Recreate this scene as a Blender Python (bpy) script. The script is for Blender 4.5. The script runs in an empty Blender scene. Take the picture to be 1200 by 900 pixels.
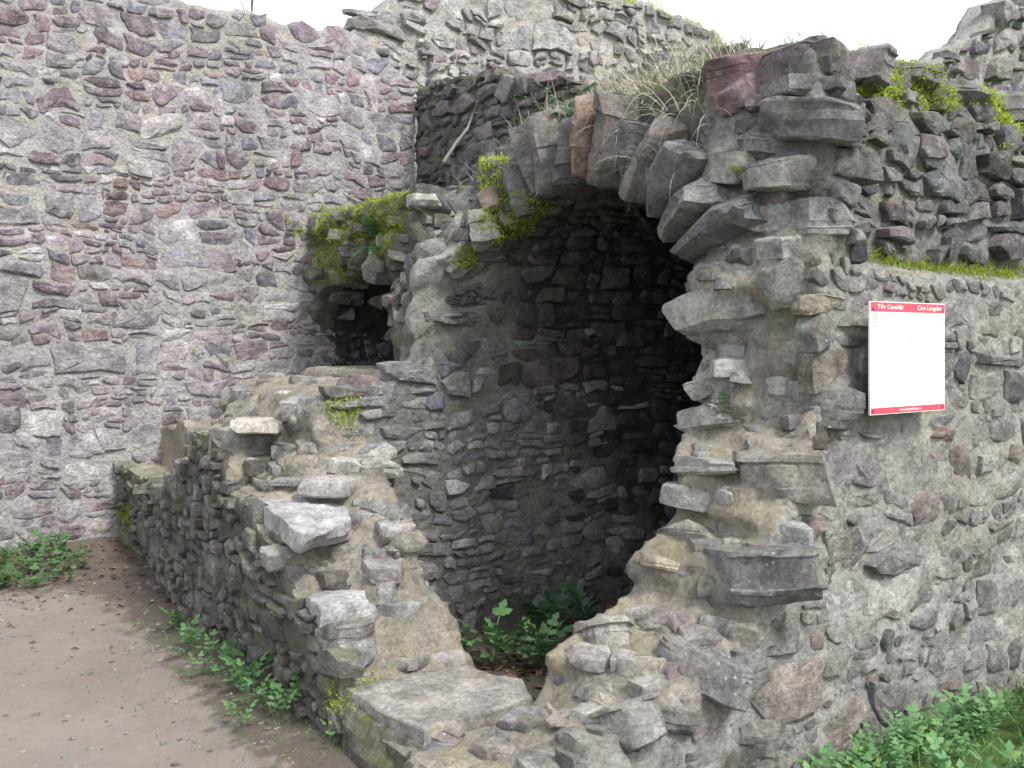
import bpy, math, random, time
import numpy as np
from mathutils import Vector, Matrix
T0 = time.time()
rng = np.random.default_rng(7)
random.seed(7)
SC = bpy.context.scene
COL = SC.collection

# ------------------------------------------------------------------ camera, sky, sun, exposure
EYE = np.array([0.0, 0.0, 1.6])
FWD = np.array([0.5664, 0.8241, 0.0]); RGT = np.array([0.8241, -0.5664, 0.0])
cam = bpy.data.cameras.new('camera'); cam_o = bpy.data.objects.new('camera', cam); COL.objects.link(cam_o)
cam.sensor_width = 36; cam.lens = 33.0; cam.shift_y = -50/1200; cam.clip_start = 0.05; cam.clip_end = 1000
cam_o.location = EYE
cam_o.rotation_euler = (math.radians(90), 0, math.atan2(-FWD[0], FWD[1]))
SC.camera = cam_o

SUN_DIR = Vector((0.12, -0.66, 0.80)).normalized()
w = bpy.data.worlds.new('World'); SC.world = w; w.use_nodes = True
nt = w.node_tree; nt.nodes.clear()
wo = nt.nodes.new('ShaderNodeOutputWorld'); bg = nt.nodes.new('ShaderNodeBackground')
sky = nt.nodes.new('ShaderNodeTexSky'); sky.sky_type = 'NISHITA'; sky.sun_disc = False
sky.sun_elevation = math.asin(SUN_DIR.z); sky.sun_rotation = math.atan2(SUN_DIR.x, SUN_DIR.y)
sky.air_density = 1.0; sky.dust_density = 4.0
mx = nt.nodes.new('ShaderNodeMix'); mx.data_type = 'RGBA'; mx.inputs[0].default_value = 0.8
mx.inputs[7].default_value = (7.8, 8.0, 8.9, 1)          # the even overcast cloud deck
nt.links.new(sky.outputs[0], mx.inputs[6]); nt.links.new(mx.outputs[2], bg.inputs[0])
bg.inputs[1].default_value = 0.1
nt.links.new(bg.outputs[0], wo.inputs[0])
sl = bpy.data.lights.new('sun', 'SUN'); sl.energy = 1.9; sl.angle = math.radians(14); sl.color = (1, .975, .93)
so = bpy.data.objects.new('sun', sl); COL.objects.link(so)
so.rotation_euler = SUN_DIR.to_track_quat('Z', 'Y').to_euler()
SC.view_settings.view_transform = 'Standard'; SC.view_settings.look = 'None'
SC.view_settings.exposure = 1.3; SC.view_settings.gamma = 1.0
try:
    SC.cycles.max_bounces = 4; SC.cycles.diffuse_bounces = 2
except Exception: pass

def ray(px, py):
    a = (px-600)/1100.0
    d = FWD + a*RGT; return np.array([d[0], d[1], (400-py)/1100.0])
def at(px, py, **k):
    d = ray(px, py); ax, val = next(iter(k.items())); i = 'XYZ'.index(ax)
    return EYE + d*(val-EYE[i])/d[i]

# ------------------------------------------------------------------ noise
def _h(i, j, k, s):
    n = (i*374761393 + j*668265263 + k*2147483647 + s*974634777) & 0xffffffff
    n = ((n ^ (n >> 13))*1274126177) & 0xffffffff
    return ((n ^ (n >> 16)) & 0xffffff)/float(0xffffff)*2-1
def vnoise(P, s=0):
    F = np.floor(P); f = P-F; f = f*f*(3-2*f); I = F.astype(np.int64)
    i, j, k = I[..., 0], I[..., 1], I[..., 2]; r = 0
    for a in (0, 1):
        wa = f[..., 0] if a else 1-f[..., 0]
        for b in (0, 1):
            wb = f[..., 1] if b else 1-f[..., 1]
            for c in (0, 1):
                wc = f[..., 2] if c else 1-f[..., 2]
                r = r + wa*wb*wc*_h(i+a, j+b, k+c, s)
    return r
def fbm(P, o=3, s=0):
    r = 0; a = 1; t = 0
    for q in range(o):
        r = r + a*vnoise(P*(2.03**q), s+q); t += a; a *= .5
    return r/t

# ------------------------------------------------------------------ materials
def mat_new(name):
    m = bpy.data.materials.new(name); m.use_nodes = True
    t = m.node_tree; t.nodes.clear()
    o = t.nodes.new('ShaderNodeOutputMaterial'); b = t.nodes.new('ShaderNodeBsdfPrincipled')
    t.links.new(b.outputs[0], o.inputs[0]); b.inputs['Roughness'].default_value = .9
    try: b.inputs['Specular IOR Level'].default_value = .25
    except Exception: pass
    return m, t, b
class N:
    def __init__(s, t): s.t = t
    def node(s, ty, **k):
        n = s.t.nodes.new(ty)
        for a, v in k.items(): setattr(n, a, v)
        return n
    def noise(s, vec, scale, detail=4, rough=.6):
        n = s.node('ShaderNodeTexNoise'); n.inputs['Scale'].default_value = scale
        n.inputs['Detail'].default_value = detail; n.inputs['Roughness'].default_value = rough
        s.t.links.new(vec, n.inputs['Vector']); return n.outputs[0]
    def ramp(s, fac, a, b, lo=0., hi=1.):
        n = s.node('ShaderNodeMapRange'); n.inputs[1].default_value = a; n.inputs[2].default_value = b
        n.inputs[3].default_value = lo; n.inputs[4].default_value = hi
        s.t.links.new(fac, n.inputs[0]); return n.outputs[0]
    def mul(s, a, b, op='MULTIPLY'):
        n = s.node('ShaderNodeMath', operation=op)
        for i, x in enumerate((a, b)):
            if isinstance(x, (int, float)): n.inputs[i].default_value = x
            else: s.t.links.new(x, n.inputs[i])
        return n.outputs[0]
    def mix(s, fac, a, b, mode='MIX'):
        n = s.node('ShaderNodeMix'); n.data_type = 'RGBA'; n.blend_type = mode
        for i, x in ((0, fac), (6, a), (7, b)):
            if isinstance(x, (int, float)): n.inputs[i].default_value = x
            elif isinstance(x, tuple): n.inputs[i].default_value = (*x, 1)
            else: s.t.links.new(x, n.inputs[i])
        return n.outputs[2]
    def bump(s, h, strength, dist, prev=None):
        n = s.node('ShaderNodeBump'); n.inputs['Strength'].default_value = strength
        n.inputs['Distance'].default_value = dist; s.t.links.new(h, n.inputs['Height'])
        if prev is not None: s.t.links.new(prev, n.inputs['Normal'])
        return n.outputs[0]
def stain(n, P, col):
    mp = n.node('ShaderNodeMapping'); mp.inputs['Scale'].default_value = (2.6, 2.6, .55); n.t.links.new(P, mp.inputs[0])
    return n.mix(n.ramp(n.noise(mp.outputs[0], 1.0, 5, .65), .54, .70, 0, .38), col, (.10, .095, .10))
def stone_mat(name, lichen=.5, relief=1.0, moss=0., fleck=.6, white=(.52, .52, .47), layered=0.):
    m, t, b = mat_new(name); n = N(t)
    geo = n.node('ShaderNodeNewGeometry'); P = geo.outputs['Position']
    at_ = n.node('ShaderNodeAttribute'); at_.attribute_name = 'tint'
    col = at_.outputs['Color']
    big = n.ramp(n.noise(P, 7, 6, .65), .34, .66, .55, 1.45)
    fine = n.ramp(n.noise(P, 48, 8, .8), .34, .66, .5, 1.5)
    v = n.mul(big, fine)
    cc = n.node('ShaderNodeCombineXYZ'); [t.links.new(v, cc.inputs[i]) for i in range(3)]
    col = n.mix(1.0, col, cc.outputs[0], 'MULTIPLY')
    # iron stain, lichen patches, white flecks
    col = n.mix(n.mul(n.ramp(n.noise(P, 8.5, 4), .56, .72), .35), col, (.24, .16, .10))
    col = stain(n, P, col)
    l = n.ramp(n.noise(P, 15, 7, .72), .50, .66, 0, lichen)
    col = n.mix(l, col, white)
    vo = n.node('ShaderNodeTexVoronoi'); vo.inputs['Scale'].default_value = 26; t.links.new(P, vo.inputs['Vector'])
    d = n.mul(n.ramp(vo.outputs['Distance'], .16, .08), n.ramp(n.noise(P, 3.3, 2), .52, .6))
    col = n.mix(n.mul(d, fleck), col, (.62, .62, .58))
    if moss > 0:
        sep = n.node('ShaderNodeSeparateXYZ'); t.links.new(geo.outputs['Normal'], sep.inputs[0])
        g = n.mul(n.ramp(n.noise(P, 4.5, 5, .7), .46, .6), n.ramp(sep.outputs[2], -.3, .7, .25, 1))
        col = n.mix(n.mul(g, moss), col, (.13, .15, .03))
    t.links.new(col, b.inputs['Base Color'])
    mp = n.node('ShaderNodeMapping'); mp.inputs['Scale'].default_value = (1, 1, 1.7); t.links.new(P, mp.inputs[0])
    h1 = n.noise(mp.outputs[0], 14, 8, .7); h2 = n.noise(P, 90, 5, .7)
    nb = n.bump(h1, 1.0, .035*relief); nb = n.bump(n.noise(P, 38, 6, .75), .9, .012*relief, nb); nb = n.bump(h2, .8, .004, nb)
    t.links.new(nb, b.inputs['Normal'])
    return m
def mortar_mat(name, c1, c2, c3, moss=0., zones=None):
    m, t, b = mat_new(name); n = N(t)
    geo = n.node('ShaderNodeNewGeometry'); P = geo.outputs['Position']
    col = n.mix(n.ramp(n.noise(P, 3.1, 6, .65), .35, .65), c1, c2)
    col = n.mix(n.ramp(n.noise(P, 17, 6, .7), .48, .68, 0, .8), col, c3)
    col = n.mix(n.ramp(n.noise(P, 1.7, 5, .6), .50, .66, 0, .45), col, (c2[0]*1.12, c2[1]*1.04, c2[2]*.82))
    col = n.mix(n.ramp(n.noise(P, 6, 7, .7), .56, .66, 0, .5), col, (min(.68, c2[0]*1.3), min(.67, c2[1]*1.3), min(.65, c2[2]*1.3)))
    col = stain(n, P, col)
    if zones:                                                       # lime plaster, and painted-in shade, over the same wall
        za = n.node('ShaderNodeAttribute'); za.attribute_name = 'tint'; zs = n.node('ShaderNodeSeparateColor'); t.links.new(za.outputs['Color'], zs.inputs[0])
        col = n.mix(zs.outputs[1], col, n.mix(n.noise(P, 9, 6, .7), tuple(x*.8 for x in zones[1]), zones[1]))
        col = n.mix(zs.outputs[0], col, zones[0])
    fine = n.ramp(n.noise(P, 52, 8, .82), .34, .66, .72, 1.25)
    cc = n.node('ShaderNodeCombineXYZ'); [t.links.new(fine, cc.inputs[i]) for i in range(3)]
    col = n.mix(1.0, col, cc.outputs[0], 'MULTIPLY')
    if moss > 0:
        sep = n.node('ShaderNodeSeparateXYZ'); t.links.new(geo.outputs['Normal'], sep.inputs[0])
        g = n.mul(n.ramp(n.noise(P, 3.5, 5, .7), .48, .62), n.ramp(sep.outputs[2], -.4, .7, .2, 1))
        col = n.mix(n.mul(g, moss), col, (.12, .15, .03))
    t.links.new(col, b.inputs['Base Color'])
    vo = n.node('ShaderNodeTexVoronoi'); vo.inputs['Scale'].default_value = 34; t.links.new(P, vo.inputs['Vector'])
    nb = n.bump(n.noise(P, 13, 9, .75), 1.0, .06); nb = n.bump(vo.outputs['Distance'], .6, .014, nb)
    nb = n.bump(n.noise(P, 110, 4, .7), .6, .003, nb)
    t.links.new(nb, b.inputs['Normal'])
    return m
def plain_mat(name, c, rough=.6, var=0.15, scale=20, rnd=0.):
    m, t, b = mat_new(name); n = N(t)
    geo = n.node('ShaderNodeNewGeometry'); P = geo.outputs['Position']
    lo = tuple(x*(1-var) for x in c); hi = tuple(min(1, x*(1+var)) for x in c)
    col = n.mix(n.noise(P, scale, 4), lo, hi)
    if rnd:
        oi = n.node('ShaderNodeObjectInfo')
        v = n.ramp(oi.outputs['Random'], 0, 1, 1-rnd, 1+rnd)
        cc = n.node('ShaderNodeCombineXYZ'); [t.links.new(v, cc.inputs[i]) for i in range(3)]
        col = n.mix(1.0, col, cc.outputs[0], 'MULTIPLY')
    t.links.new(col, b.inputs['Base Color']); b.inputs['Roughness'].default_value = rough
    return m
def leaf_mat(name, c, var=.35):
    m, t, b = mat_new(name); n = N(t)
    geo = n.node('ShaderNodeNewGeometry'); P = geo.outputs['Position']
    oi = n.node('ShaderNodeObjectInfo')
    col = n.mix(n.noise(P, 25, 3), tuple(x*(1-var) for x in c), tuple(x*(1+var) for x in c))
    col = n.mix(n.ramp(n.noise(P, 13, 4), .55, .68, 0, .5), col, (c[0]*2.0, c[1]*1.25, c[2]*.9))
    v = n.ramp(oi.outputs['Random'], 0, 1, .7, 1.3)
    cc = n.node('ShaderNodeCombineXYZ'); [t.links.new(v, cc.inputs[i]) for i in range(3)]
    col = n.mix(1.0, col, cc.outputs[0], 'MULTIPLY')
    t.links.new(col, b.inputs['Base Color']); b.inputs['Roughness'].default_value = .55
    tr = n.node('ShaderNodeBsdfTranslucent'); t.links.new(col, tr.inputs[0])
    ms = n.node('ShaderNodeMixShader'); ms.inputs[0].default_value = .3
    t.links.new(b.outputs[0], ms.inputs[1]); t.links.new(tr.outputs[0], ms.inputs[2])
    t.links.new(ms.outputs[0], t.nodes['Material Output'].inputs[0])
    return m
M = {}
M['stone_pale'] = stone_mat('stone_pale', lichen=.6, moss=.0, white=(.46, .44, .44))
M['stone'] = stone_mat('stone', lichen=.33, moss=.2)
M['stone_dark'] = stone_mat('stone_dark', lichen=.22, moss=.3, fleck=.5)
M['stone_tread'] = stone_mat('stone_tread', relief=.6, lichen=.35, moss=.05, white=(.5, .5, .48))
M['stone_in'] = stone_mat('stone_in', lichen=.2, moss=.0, fleck=.3, white=(.34, .34, .3))
M['stone_moss'] = stone_mat('stone_moss', lichen=.3, moss=.7)
M['mortar_A'] = mortar_mat('mortar_pale', (.40, .382, .378), (.48, .462, .445), (.27, .25, .255))
M['mortar_C'] = mortar_mat('mortar_chamber', (.21, .207, .185), (.27, .265, .235), (.11, .11, .10))
M['mortar_inner'] = mortar_mat('mortar_inner', (.21, .207, .185), (.27, .265, .235), (.11, .11, .10), zones=((.055, .053, .052), (.40, .39, .35)))  # first zone colour is painted shade, second is lime plaster
M['mortar_shade'] = mortar_mat('mortar_shade', (.05, .048, .05), (.07, .065, .06), (.035, .035, .035))  # shade under the small arch, painted as near-black mortar
M['mortar_D'] = mortar_mat('mortar_lichen', (.30, .30, .28), (.48, .47, .43), (.15, .15, .14), moss=.12)
M['mortar_B'] = mortar_mat('mortar_sandy', (.27, .25, .215), (.45, .40, .32), (.15, .145, .13), moss=.3)
M['mortar_dark'] = mortar_mat('mortar_dark', (.13, .12, .10), (.19, .18, .15), (.09, .085, .07), moss=.5)
M['leaf'] = leaf_mat('weed_leaf', (.105, .215, .085))
M['leaf_dark'] = leaf_mat('fern_leaf', (.06, .15, .06))
M['grass'] = leaf_mat('grass_blade', (.14, .26, .07))
M['straw'] = plain_mat('straw', (.40, .365, .285), .8, .3, 8)
M['moss'] = leaf_mat('moss_tuft', (.31, .41, .05), .4)
M['twig'] = plain_mat('twig', (.20, .19, .16), .9, .3)
M['litter'] = plain_mat('dead_leaf', (.17, .11, .075), .9, .6, 9)
M['sign_red'] = plain_mat('sign_red', (.72, .07, .10), .35, .05)
M['sign_white'] = plain_mat('sign_white', (.82, .82, .81), .3, .05, 5)
M['sign_grey'] = plain_mat('sign_print', (.42, .43, .43), .4, .02)
M['sign_edge'] = plain_mat('sign_edge', (.10, .09, .08), .7, .2)
M['screw'] = plain_mat('screw', (.12, .07, .07), .5, .1)

# ------------------------------------------------------------------ object helpers
def mesh_obj(name, V, Fc, mat, parent=None, tint=None, smooth=True, kind=None, loc=None, sharp=None):
    me = bpy.data.meshes.new(name)
    V = np.asarray(V, np.float32)
    if loc is not None: V = V-np.asarray(loc, np.float32)
    if isinstance(Fc, np.ndarray):
        nf, k = Fc.shape
        me.vertices.add(len(V)); me.vertices.foreach_set('co', V.ravel())
        me.loops.add(nf*k); me.loops.foreach_set('vertex_index', Fc.astype(np.int32).ravel())
        me.polygons.add(nf); me.polygons.foreach_set('loop_start', np.arange(nf, dtype=np.int32)*k)
        me.update(calc_edges=True)
    else:
        me.from_pydata([tuple(map(float, v)) for v in V], [], Fc); me.update()
    if smooth: me.polygons.foreach_set('use_smooth', np.ones(len(me.polygons), bool))
    if sharp: me.set_sharp_from_angle(angle=math.radians(sharp))
    if tint is not None:
        a = me.attributes.new('tint', 'FLOAT_COLOR', 'POINT')
        tt = np.ones((len(V), 4), np.float32); tt[:, :3] = tint; a.data.foreach_set('color', tt.ravel())
    me.materials.append(mat)
    o = bpy.data.objects.new(name, me); COL.objects.link(o)
    if loc is not None: o.location = tuple(map(float, loc))
    if parent is not None: 
        o.parent = parent
        if loc is not None or True: o.matrix_parent_inverse = parent.matrix_world.inverted() if parent.type != 'EMPTY' else Matrix.Translation(-parent.location)
    if kind: o['kind'] = kind
    return o
def tag(o, label=None, cat=None, group=None, kind=None):
    if label: o['label'] = label
    if cat: o['category'] = cat
    if group: o['group'] = group
    if kind: o['kind'] = kind
    return o
def thing(name, label, cat, loc=(0, 0, 0), group=None):
    o = bpy.data.objects.new(name, None); COL.objects.link(o); o.location = loc; o.empty_display_size = .1
    return tag(o, label, cat, group)

# ------------------------------------------------------------------ stones
def cubesphere(n):
    key = {}; V = []; Q = []
    def vid(p):
        k = tuple(np.round(p, 5))
        if k not in key: key[k] = len(V); V.append(p)
        return key[k]
    g = np.tan(np.linspace(-1, 1, n+1)*math.pi/4)
    for ax in range(3):
        for s in (-1, 1):
            for i in range(n):
                for j in range(n):
                    q = []
                    for a, b in ((0, 0), (1, 0), (1, 1), (0, 1)):
                        p = np.zeros(3); p[ax] = s; p[(ax+1) % 3] = g[i+a]; p[(ax+2) % 3] = g[j+b]
                        q.append(vid(p))
                    Q.append(q if s > 0 else q[::-1])
    V = np.array(V); V /= np.linalg.norm(V, axis=1)[:, None]; Q = np.array(Q)
    return V, np.concatenate([Q[:, [0, 1, 2]], Q[:, [0, 2, 3]]])
CS = {n: cubesphere(n) for n in (3, 4, 5, 7, 8)}
SURF = []
def chip(V, k, lo, hi, zmin=-1):
    """break pieces off a block: flatten everything beyond random planes"""
    o = (V.max(0)+V.min(0))/2; ext = np.maximum(V.max(0)-V.min(0), 1e-3)/2; Q = (V-o)/ext
    for _ in range(k):
        n = rng.normal(0, 1, 3); n[2] = max(n[2], zmin); n /= np.linalg.norm(n)
        d = Q@n; h = d.max()*rng.uniform(lo, hi); Q = Q-np.outer(np.clip(d-h, 0, None), n)
    return Q*ext+o
class Stones:
    def __init__(s): s.items = []
    def add(s, c, axes, half, planes, tint, p=9, n=4, amp=.05, big=None, layer=0.):
        """planes: rows (nx,ny,nz,h) in the local frame; axes: rows u,v,n in world"""
        D, Q = CS[n]; D = D*np.asarray(half)
        pl = np.asarray(planes, float)
        q = np.clip(D@pl[:, :3].T, 0, None)/np.maximum(pl[:, 3], .004)
        r = (q**p).sum(1)**(1/p)
        L = D/np.maximum(r, 1e-6)[:, None]
        W = L@np.asarray(axes)+np.asarray(c)
        s.items.append((W, Q, np.asarray(c, float), np.asarray(tint, float), amp, half[0]*half[1] if big is None else big, layer, float(min(half))))
    def poly(s, c, axes, Q, front, back, tint, bev=.008, cap=False, amp=.05, layer=0., tilt=.05, K=15, big=None, jag=.035, chips=None):
        axes = np.asarray(axes); per = np.hypot(*(np.roll(Q, -1, 0)-Q).T); L = per.sum()/K; R = []
        for a in range(len(Q)):
            m = max(1, int(round(per[a]/L))); 
            for t in range(m): R.append(Q[a]+(Q[(a+1) % len(Q)]-Q[a])*t/m)
        R = np.array(R); n = len(R); rad = np.linalg.norm(R, axis=1)[:, None]; mr = float(rad.mean()); bev = min(bev, mr*.25)
        R = R*(1+rng.normal(0, jag, (n, 1)))
        tl = rng.normal(0, tilt, 2)
        def ring(ins, z, sc=1., tw=1.):
            q = R*np.maximum(1-ins/np.maximum(rad, 1e-4), .2)*sc
            return np.concatenate([q, (z+(q@tl)*tw)[:, None]+rng.normal(0, mr*.02, (n, 1))*(sc < .9)], 1)
        dep = front+back
        rings = []
        if cap: rings += [ring(bev*1.5, -back, 1., 0), ring(0, -back+bev, 1., 0)]
        else: rings += [ring(0, -back, 1., 0)]
        if cap: rings.append(ring(bev*rng.uniform(-.4, .4), -back+dep*.5, 1., .5))
        rings += [ring(0, front-bev), ring(bev*.45, front-bev*.25), ring(bev*1.7, front), ring(0, front+mr*rng.uniform(-.02, .07), .55)]
        V = np.concatenate(rings); F = []; j = np.arange(n); j2 = (j+1) % n
        for k in range(len(rings)-1):
            a, b, c_, d = k*n+j, k*n+j2, (k+1)*n+j2, (k+1)*n+j
            F += [np.stack([a, b, c_], 1), np.stack([a, c_, d], 1)]
        m = len(V); V = np.concatenate([V, [[0, 0, front+mr*rng.uniform(-.02, .08)], [0, 0, -back]]])
        k = (len(rings)-1)*n; F.append(np.stack([k+j, k+j2, np.full(n, m)], 1))
        if cap: F.append(np.stack([j2, j, np.full(n, m+1)], 1))
        F = np.concatenate(F)
        if np.dot(np.cross(axes[0], axes[1]), axes[2]) < 0: F = F[:, ::-1]
        V = chip(V, (5 if cap else 3) if chips is None else chips, .68, .92, -1 if cap else .25)
        A = abs((Q[:, 0]*np.roll(Q[:, 1], -1)-np.roll(Q[:, 0], -1)*Q[:, 1]).sum()/2)
        s.items.append((V@axes+np.asarray(c), F, np.asarray(c, float), np.asarray(tint, float), amp, A if big is None else big, layer, mr*.7))
    def slab(s, c, axes, half, tint, big=10, amp=.05, layer=.003, rough=.15, step=.003):
        """an angular quarried block: irregular plan (u,w), ledged sides, height along v"""
        a, b, d = half; U, V_, W_ = axes
        base = np.array([(-1, -1), (-.3, -1.08), (.4, -1.02), (1, -1), (1.04, -.2), (1, .55), (.55, 1.0), (-.1, 1.10), (-.7, .92), (-1.02, .4)])*[a, d]
        Q = base*(1+rng.normal(0, rough, (len(base), 2))); k = rng.integers(5, 8); Q[rng.integers(3, 9)] *= rng.uniform(.78, .92)
        if Q[:, 1].max() < d*.9: Q[:, 1] *= 1.08
        N_ = 26; per = np.hypot(*(np.roll(Q, -1, 0)-Q).T); L = per.sum()/N_; R = []
        for i in range(len(Q)):
            m = max(1, int(round(per[i]/L)))
            for t in range(m): R.append(Q[i]+(Q[(i+1) % len(Q)]-Q[i])*t/m)
        R = np.array(R); n = len(R); mr = min(a, d); rings = []; tl = rng.normal(0, .07, 2); tl2 = rng.normal(0, .10, 2)
        c1, c2, c3 = sorted(rng.uniform(-.75, .8, 3)); lev = sorted([-1, -.93, c1, c1+.05, c2, c2+.05, c3, c3+.05, .93, 1.0]); ins = [.05]+[0]*8+[.05]; cur = 0
        for i, (z, q) in enumerate(zip(lev, ins)):
            if i in (3, 5, 7): cur = rng.normal(0, step)*(3 if rng.random() < .25 else .6)
            sh = rng.normal(0, .0015, 2); P = R*(1-q+cur/mr)+sh
            zz = z*b+(P@(tl if z > 0 else tl2))*abs(z)
            rings.append(np.concatenate([P, zz[:, None]], 1))
        for sgn in (1, -1):
            for sc in (.7, .35):
                P = R*sc; zz = sgn*b*1.01+(P@(tl if sgn > 0 else tl2))+rng.normal(0, b*.05, n)
                g = np.concatenate([P, zz[:, None]], 1)
                if sgn > 0: rings.append(g)
                else: rings.insert(0, g)
        VV = np.concatenate(rings); F = []; j = np.arange(n); j2 = (j+1) % n
        for k in range(len(rings)-1):
            A, B, C_, D_ = k*n+j, k*n+j2, (k+1)*n+j2, (k+1)*n+j; F += [np.stack([A, B, C_], 1), np.stack([A, C_, D_], 1)]
        m = len(VV); VV = np.concatenate([VV, [[0, 0, b*1.02], [0, 0, -b*1.02]]]); k = (len(rings)-1)*n
        F.append(np.stack([k+j, k+j2, np.full(n, m)], 1)); F.append(np.stack([j2, j, np.full(n, m+1)], 1)); F = np.concatenate(F)
        VV = chip(VV, 9, .66, .9)
        ax = np.array([U, W_, V_])
        if np.dot(np.cross(ax[0], ax[1]), ax[2]) < 0: F = F[:, ::-1]
        s.items.append((VV@ax+np.asarray(c), F, np.asarray(c, float), np.asarray(tint, float), amp, big, layer, min(half)))
    def box_planes(s, a, b, c, jit=.12, ch=2):
        P = []
        for ax, h in ((0, a), (1, b), (2, c)):
            for sg in (-1, 1):
                v = rng.normal(0, jit, 3); v[ax] = sg; v /= np.linalg.norm(v); P.append([*v, h*rng.uniform(.86, 1.04)])
        for _ in range(ch):
            v = rng.choice([-1., 1.], 3)*rng.uniform(.3, 1, 3); v /= np.linalg.norm(v)
            P.append([*v, float(np.dot(np.abs(v), (a, b, c)))*rng.uniform(.66, .85)])
        return P
    def finish(s, parent, mat, limit=290, name='stone'):
        if not s.items: return
        allV = np.concatenate([i[0] for i in s.items]); ln = [len(i[0]) for i in s.items]
        C = np.repeat(np.array([i[2] for i in s.items]), ln, axis=0)
        amp = np.repeat(np.array([i[4]*min(i[7], .12) for i in s.items]), ln)[:, None]
        lay = np.repeat(np.array([i[6] for i in s.items]), ln)
        nz = np.stack([fbm(allV*9+k*31.7, 3, k) for k in range(3)], 1)
        nf = np.stack([vnoise(allV*34+k*11.7, k+9) for k in range(3)], 1)
        nv = allV+nz*amp*1.5+nf*amp*.75
        if lay.any():
            st = vnoise(np.stack([C[:, 0]*7, C[:, 1]*7, allV[:, 2]*38], 1), 5)
            d = allV-C; d[:, 2] = 0; d /= np.maximum(np.linalg.norm(d, axis=1), 1e-4)[:, None]
            nv = nv+d*(st*lay)[:, None]
        q_ = rng.random(len(nv)) < .8; dd = nv-C; SURF.append((nv[q_], dd[q_]/np.maximum(np.linalg.norm(dd[q_], axis=1), 1e-5)[:, None]))
        order = np.argsort([-i[5] for i in s.items]); off = np.cumsum([0]+ln)
        for q in order[:limit]:
            it = s.items[q]
            mesh_obj(name, nv[off[q]:off[q+1]], it[1], mat, parent, it[3], loc=it[2], sharp=34)
        rest = order[limit:]
        if len(rest):
            V = []; F = []; T = []; o = 0
            for q in rest:
                it = s.items[q]; v = nv[off[q]:off[q+1]]; V.append(v); F.append(it[1]+o); o += len(v); T.append(np.repeat(it[3][None], len(v), 0))
            mesh_obj('small_stones', np.concatenate(V), np.concatenate(F), mat, parent, np.concatenate(T), kind='stuff', sharp=34)

def laguerre(u0, u1, v0, v1, rmin, rmax, k=1.7, fill=.80, skew=2.2, seed=0):
    """irregular rubble packing: power diagram of darts of many sizes, wider than tall"""
    r_ = np.random.default_rng(seed); W = u1-u0; H = (v1-v0)*k
    tries = int(W*H/(math.pi*rmin*rmin)*3.2)
    R = rmin+(rmax-rmin)*r_.random(tries)**skew; R = np.sort(R)[::-1]
    cell = rmax*2; gd = {}; S = []
    for r in R:
        x = r_.random()*W; y = r_.random()*H; ci, cj = int(x/cell), int(y/cell); ok = True
        for i in range(ci-1, ci+2):
            for j in range(cj-1, cj+2):
                for q in gd.get((i, j), ()):
                    s = S[q]
                    if (s[0]-x)**2+(s[1]-y)**2 < ((s[2]+r)*fill)**2: ok = False; break
                if not ok: break
            if not ok: break
        if ok: gd.setdefault((ci, cj), []).append(len(S)); S.append((x, y, r))
    out = []
    for n_, (x, y, r) in enumerate(S):
        ci, cj = int(x/cell), int(y/cell); b = r*2.2
        poly = [(-b, -b), (b, -b), (b, b), (-b, b)]
        for i in range(ci-2, ci+3):
            for j in range(cj-2, cj+3):
                for q in gd.get((i, j), ()):
                    if q == n_: continue
                    dx = S[q][0]-x; dy = S[q][1]-y; d2 = dx*dx+dy*dy
                    if d2 > (r+S[q][2])**2*4: continue
                    h = (d2+r*r-S[q][2]**2)/2
                    np_ = []
                    for a in range(len(poly)):
                        p1 = poly[a]; p2 = poly[(a+1) % len(poly)]
                        s1 = p1[0]*dx+p1[1]*dy-h; s2 = p2[0]*dx+p2[1]*dy-h
                        if s1 <= 0: np_.append(p1)
                        if (s1 < 0) != (s2 < 0) and s1 != s2:
                            t = s1/(s1-s2); np_.append((p1[0]+(p2[0]-p1[0])*t, p1[1]+(p2[1]-p1[1])*t))
                    poly = np_
                    if len(poly) < 3: break
                if len(poly) < 3: break
            if len(poly) < 3: break
        if len(poly) < 3: continue
        P = np.array(poly)+[x, y]; P[:, 1] /= k
        out.append((P+[u0, v0], r))
    return out
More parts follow.
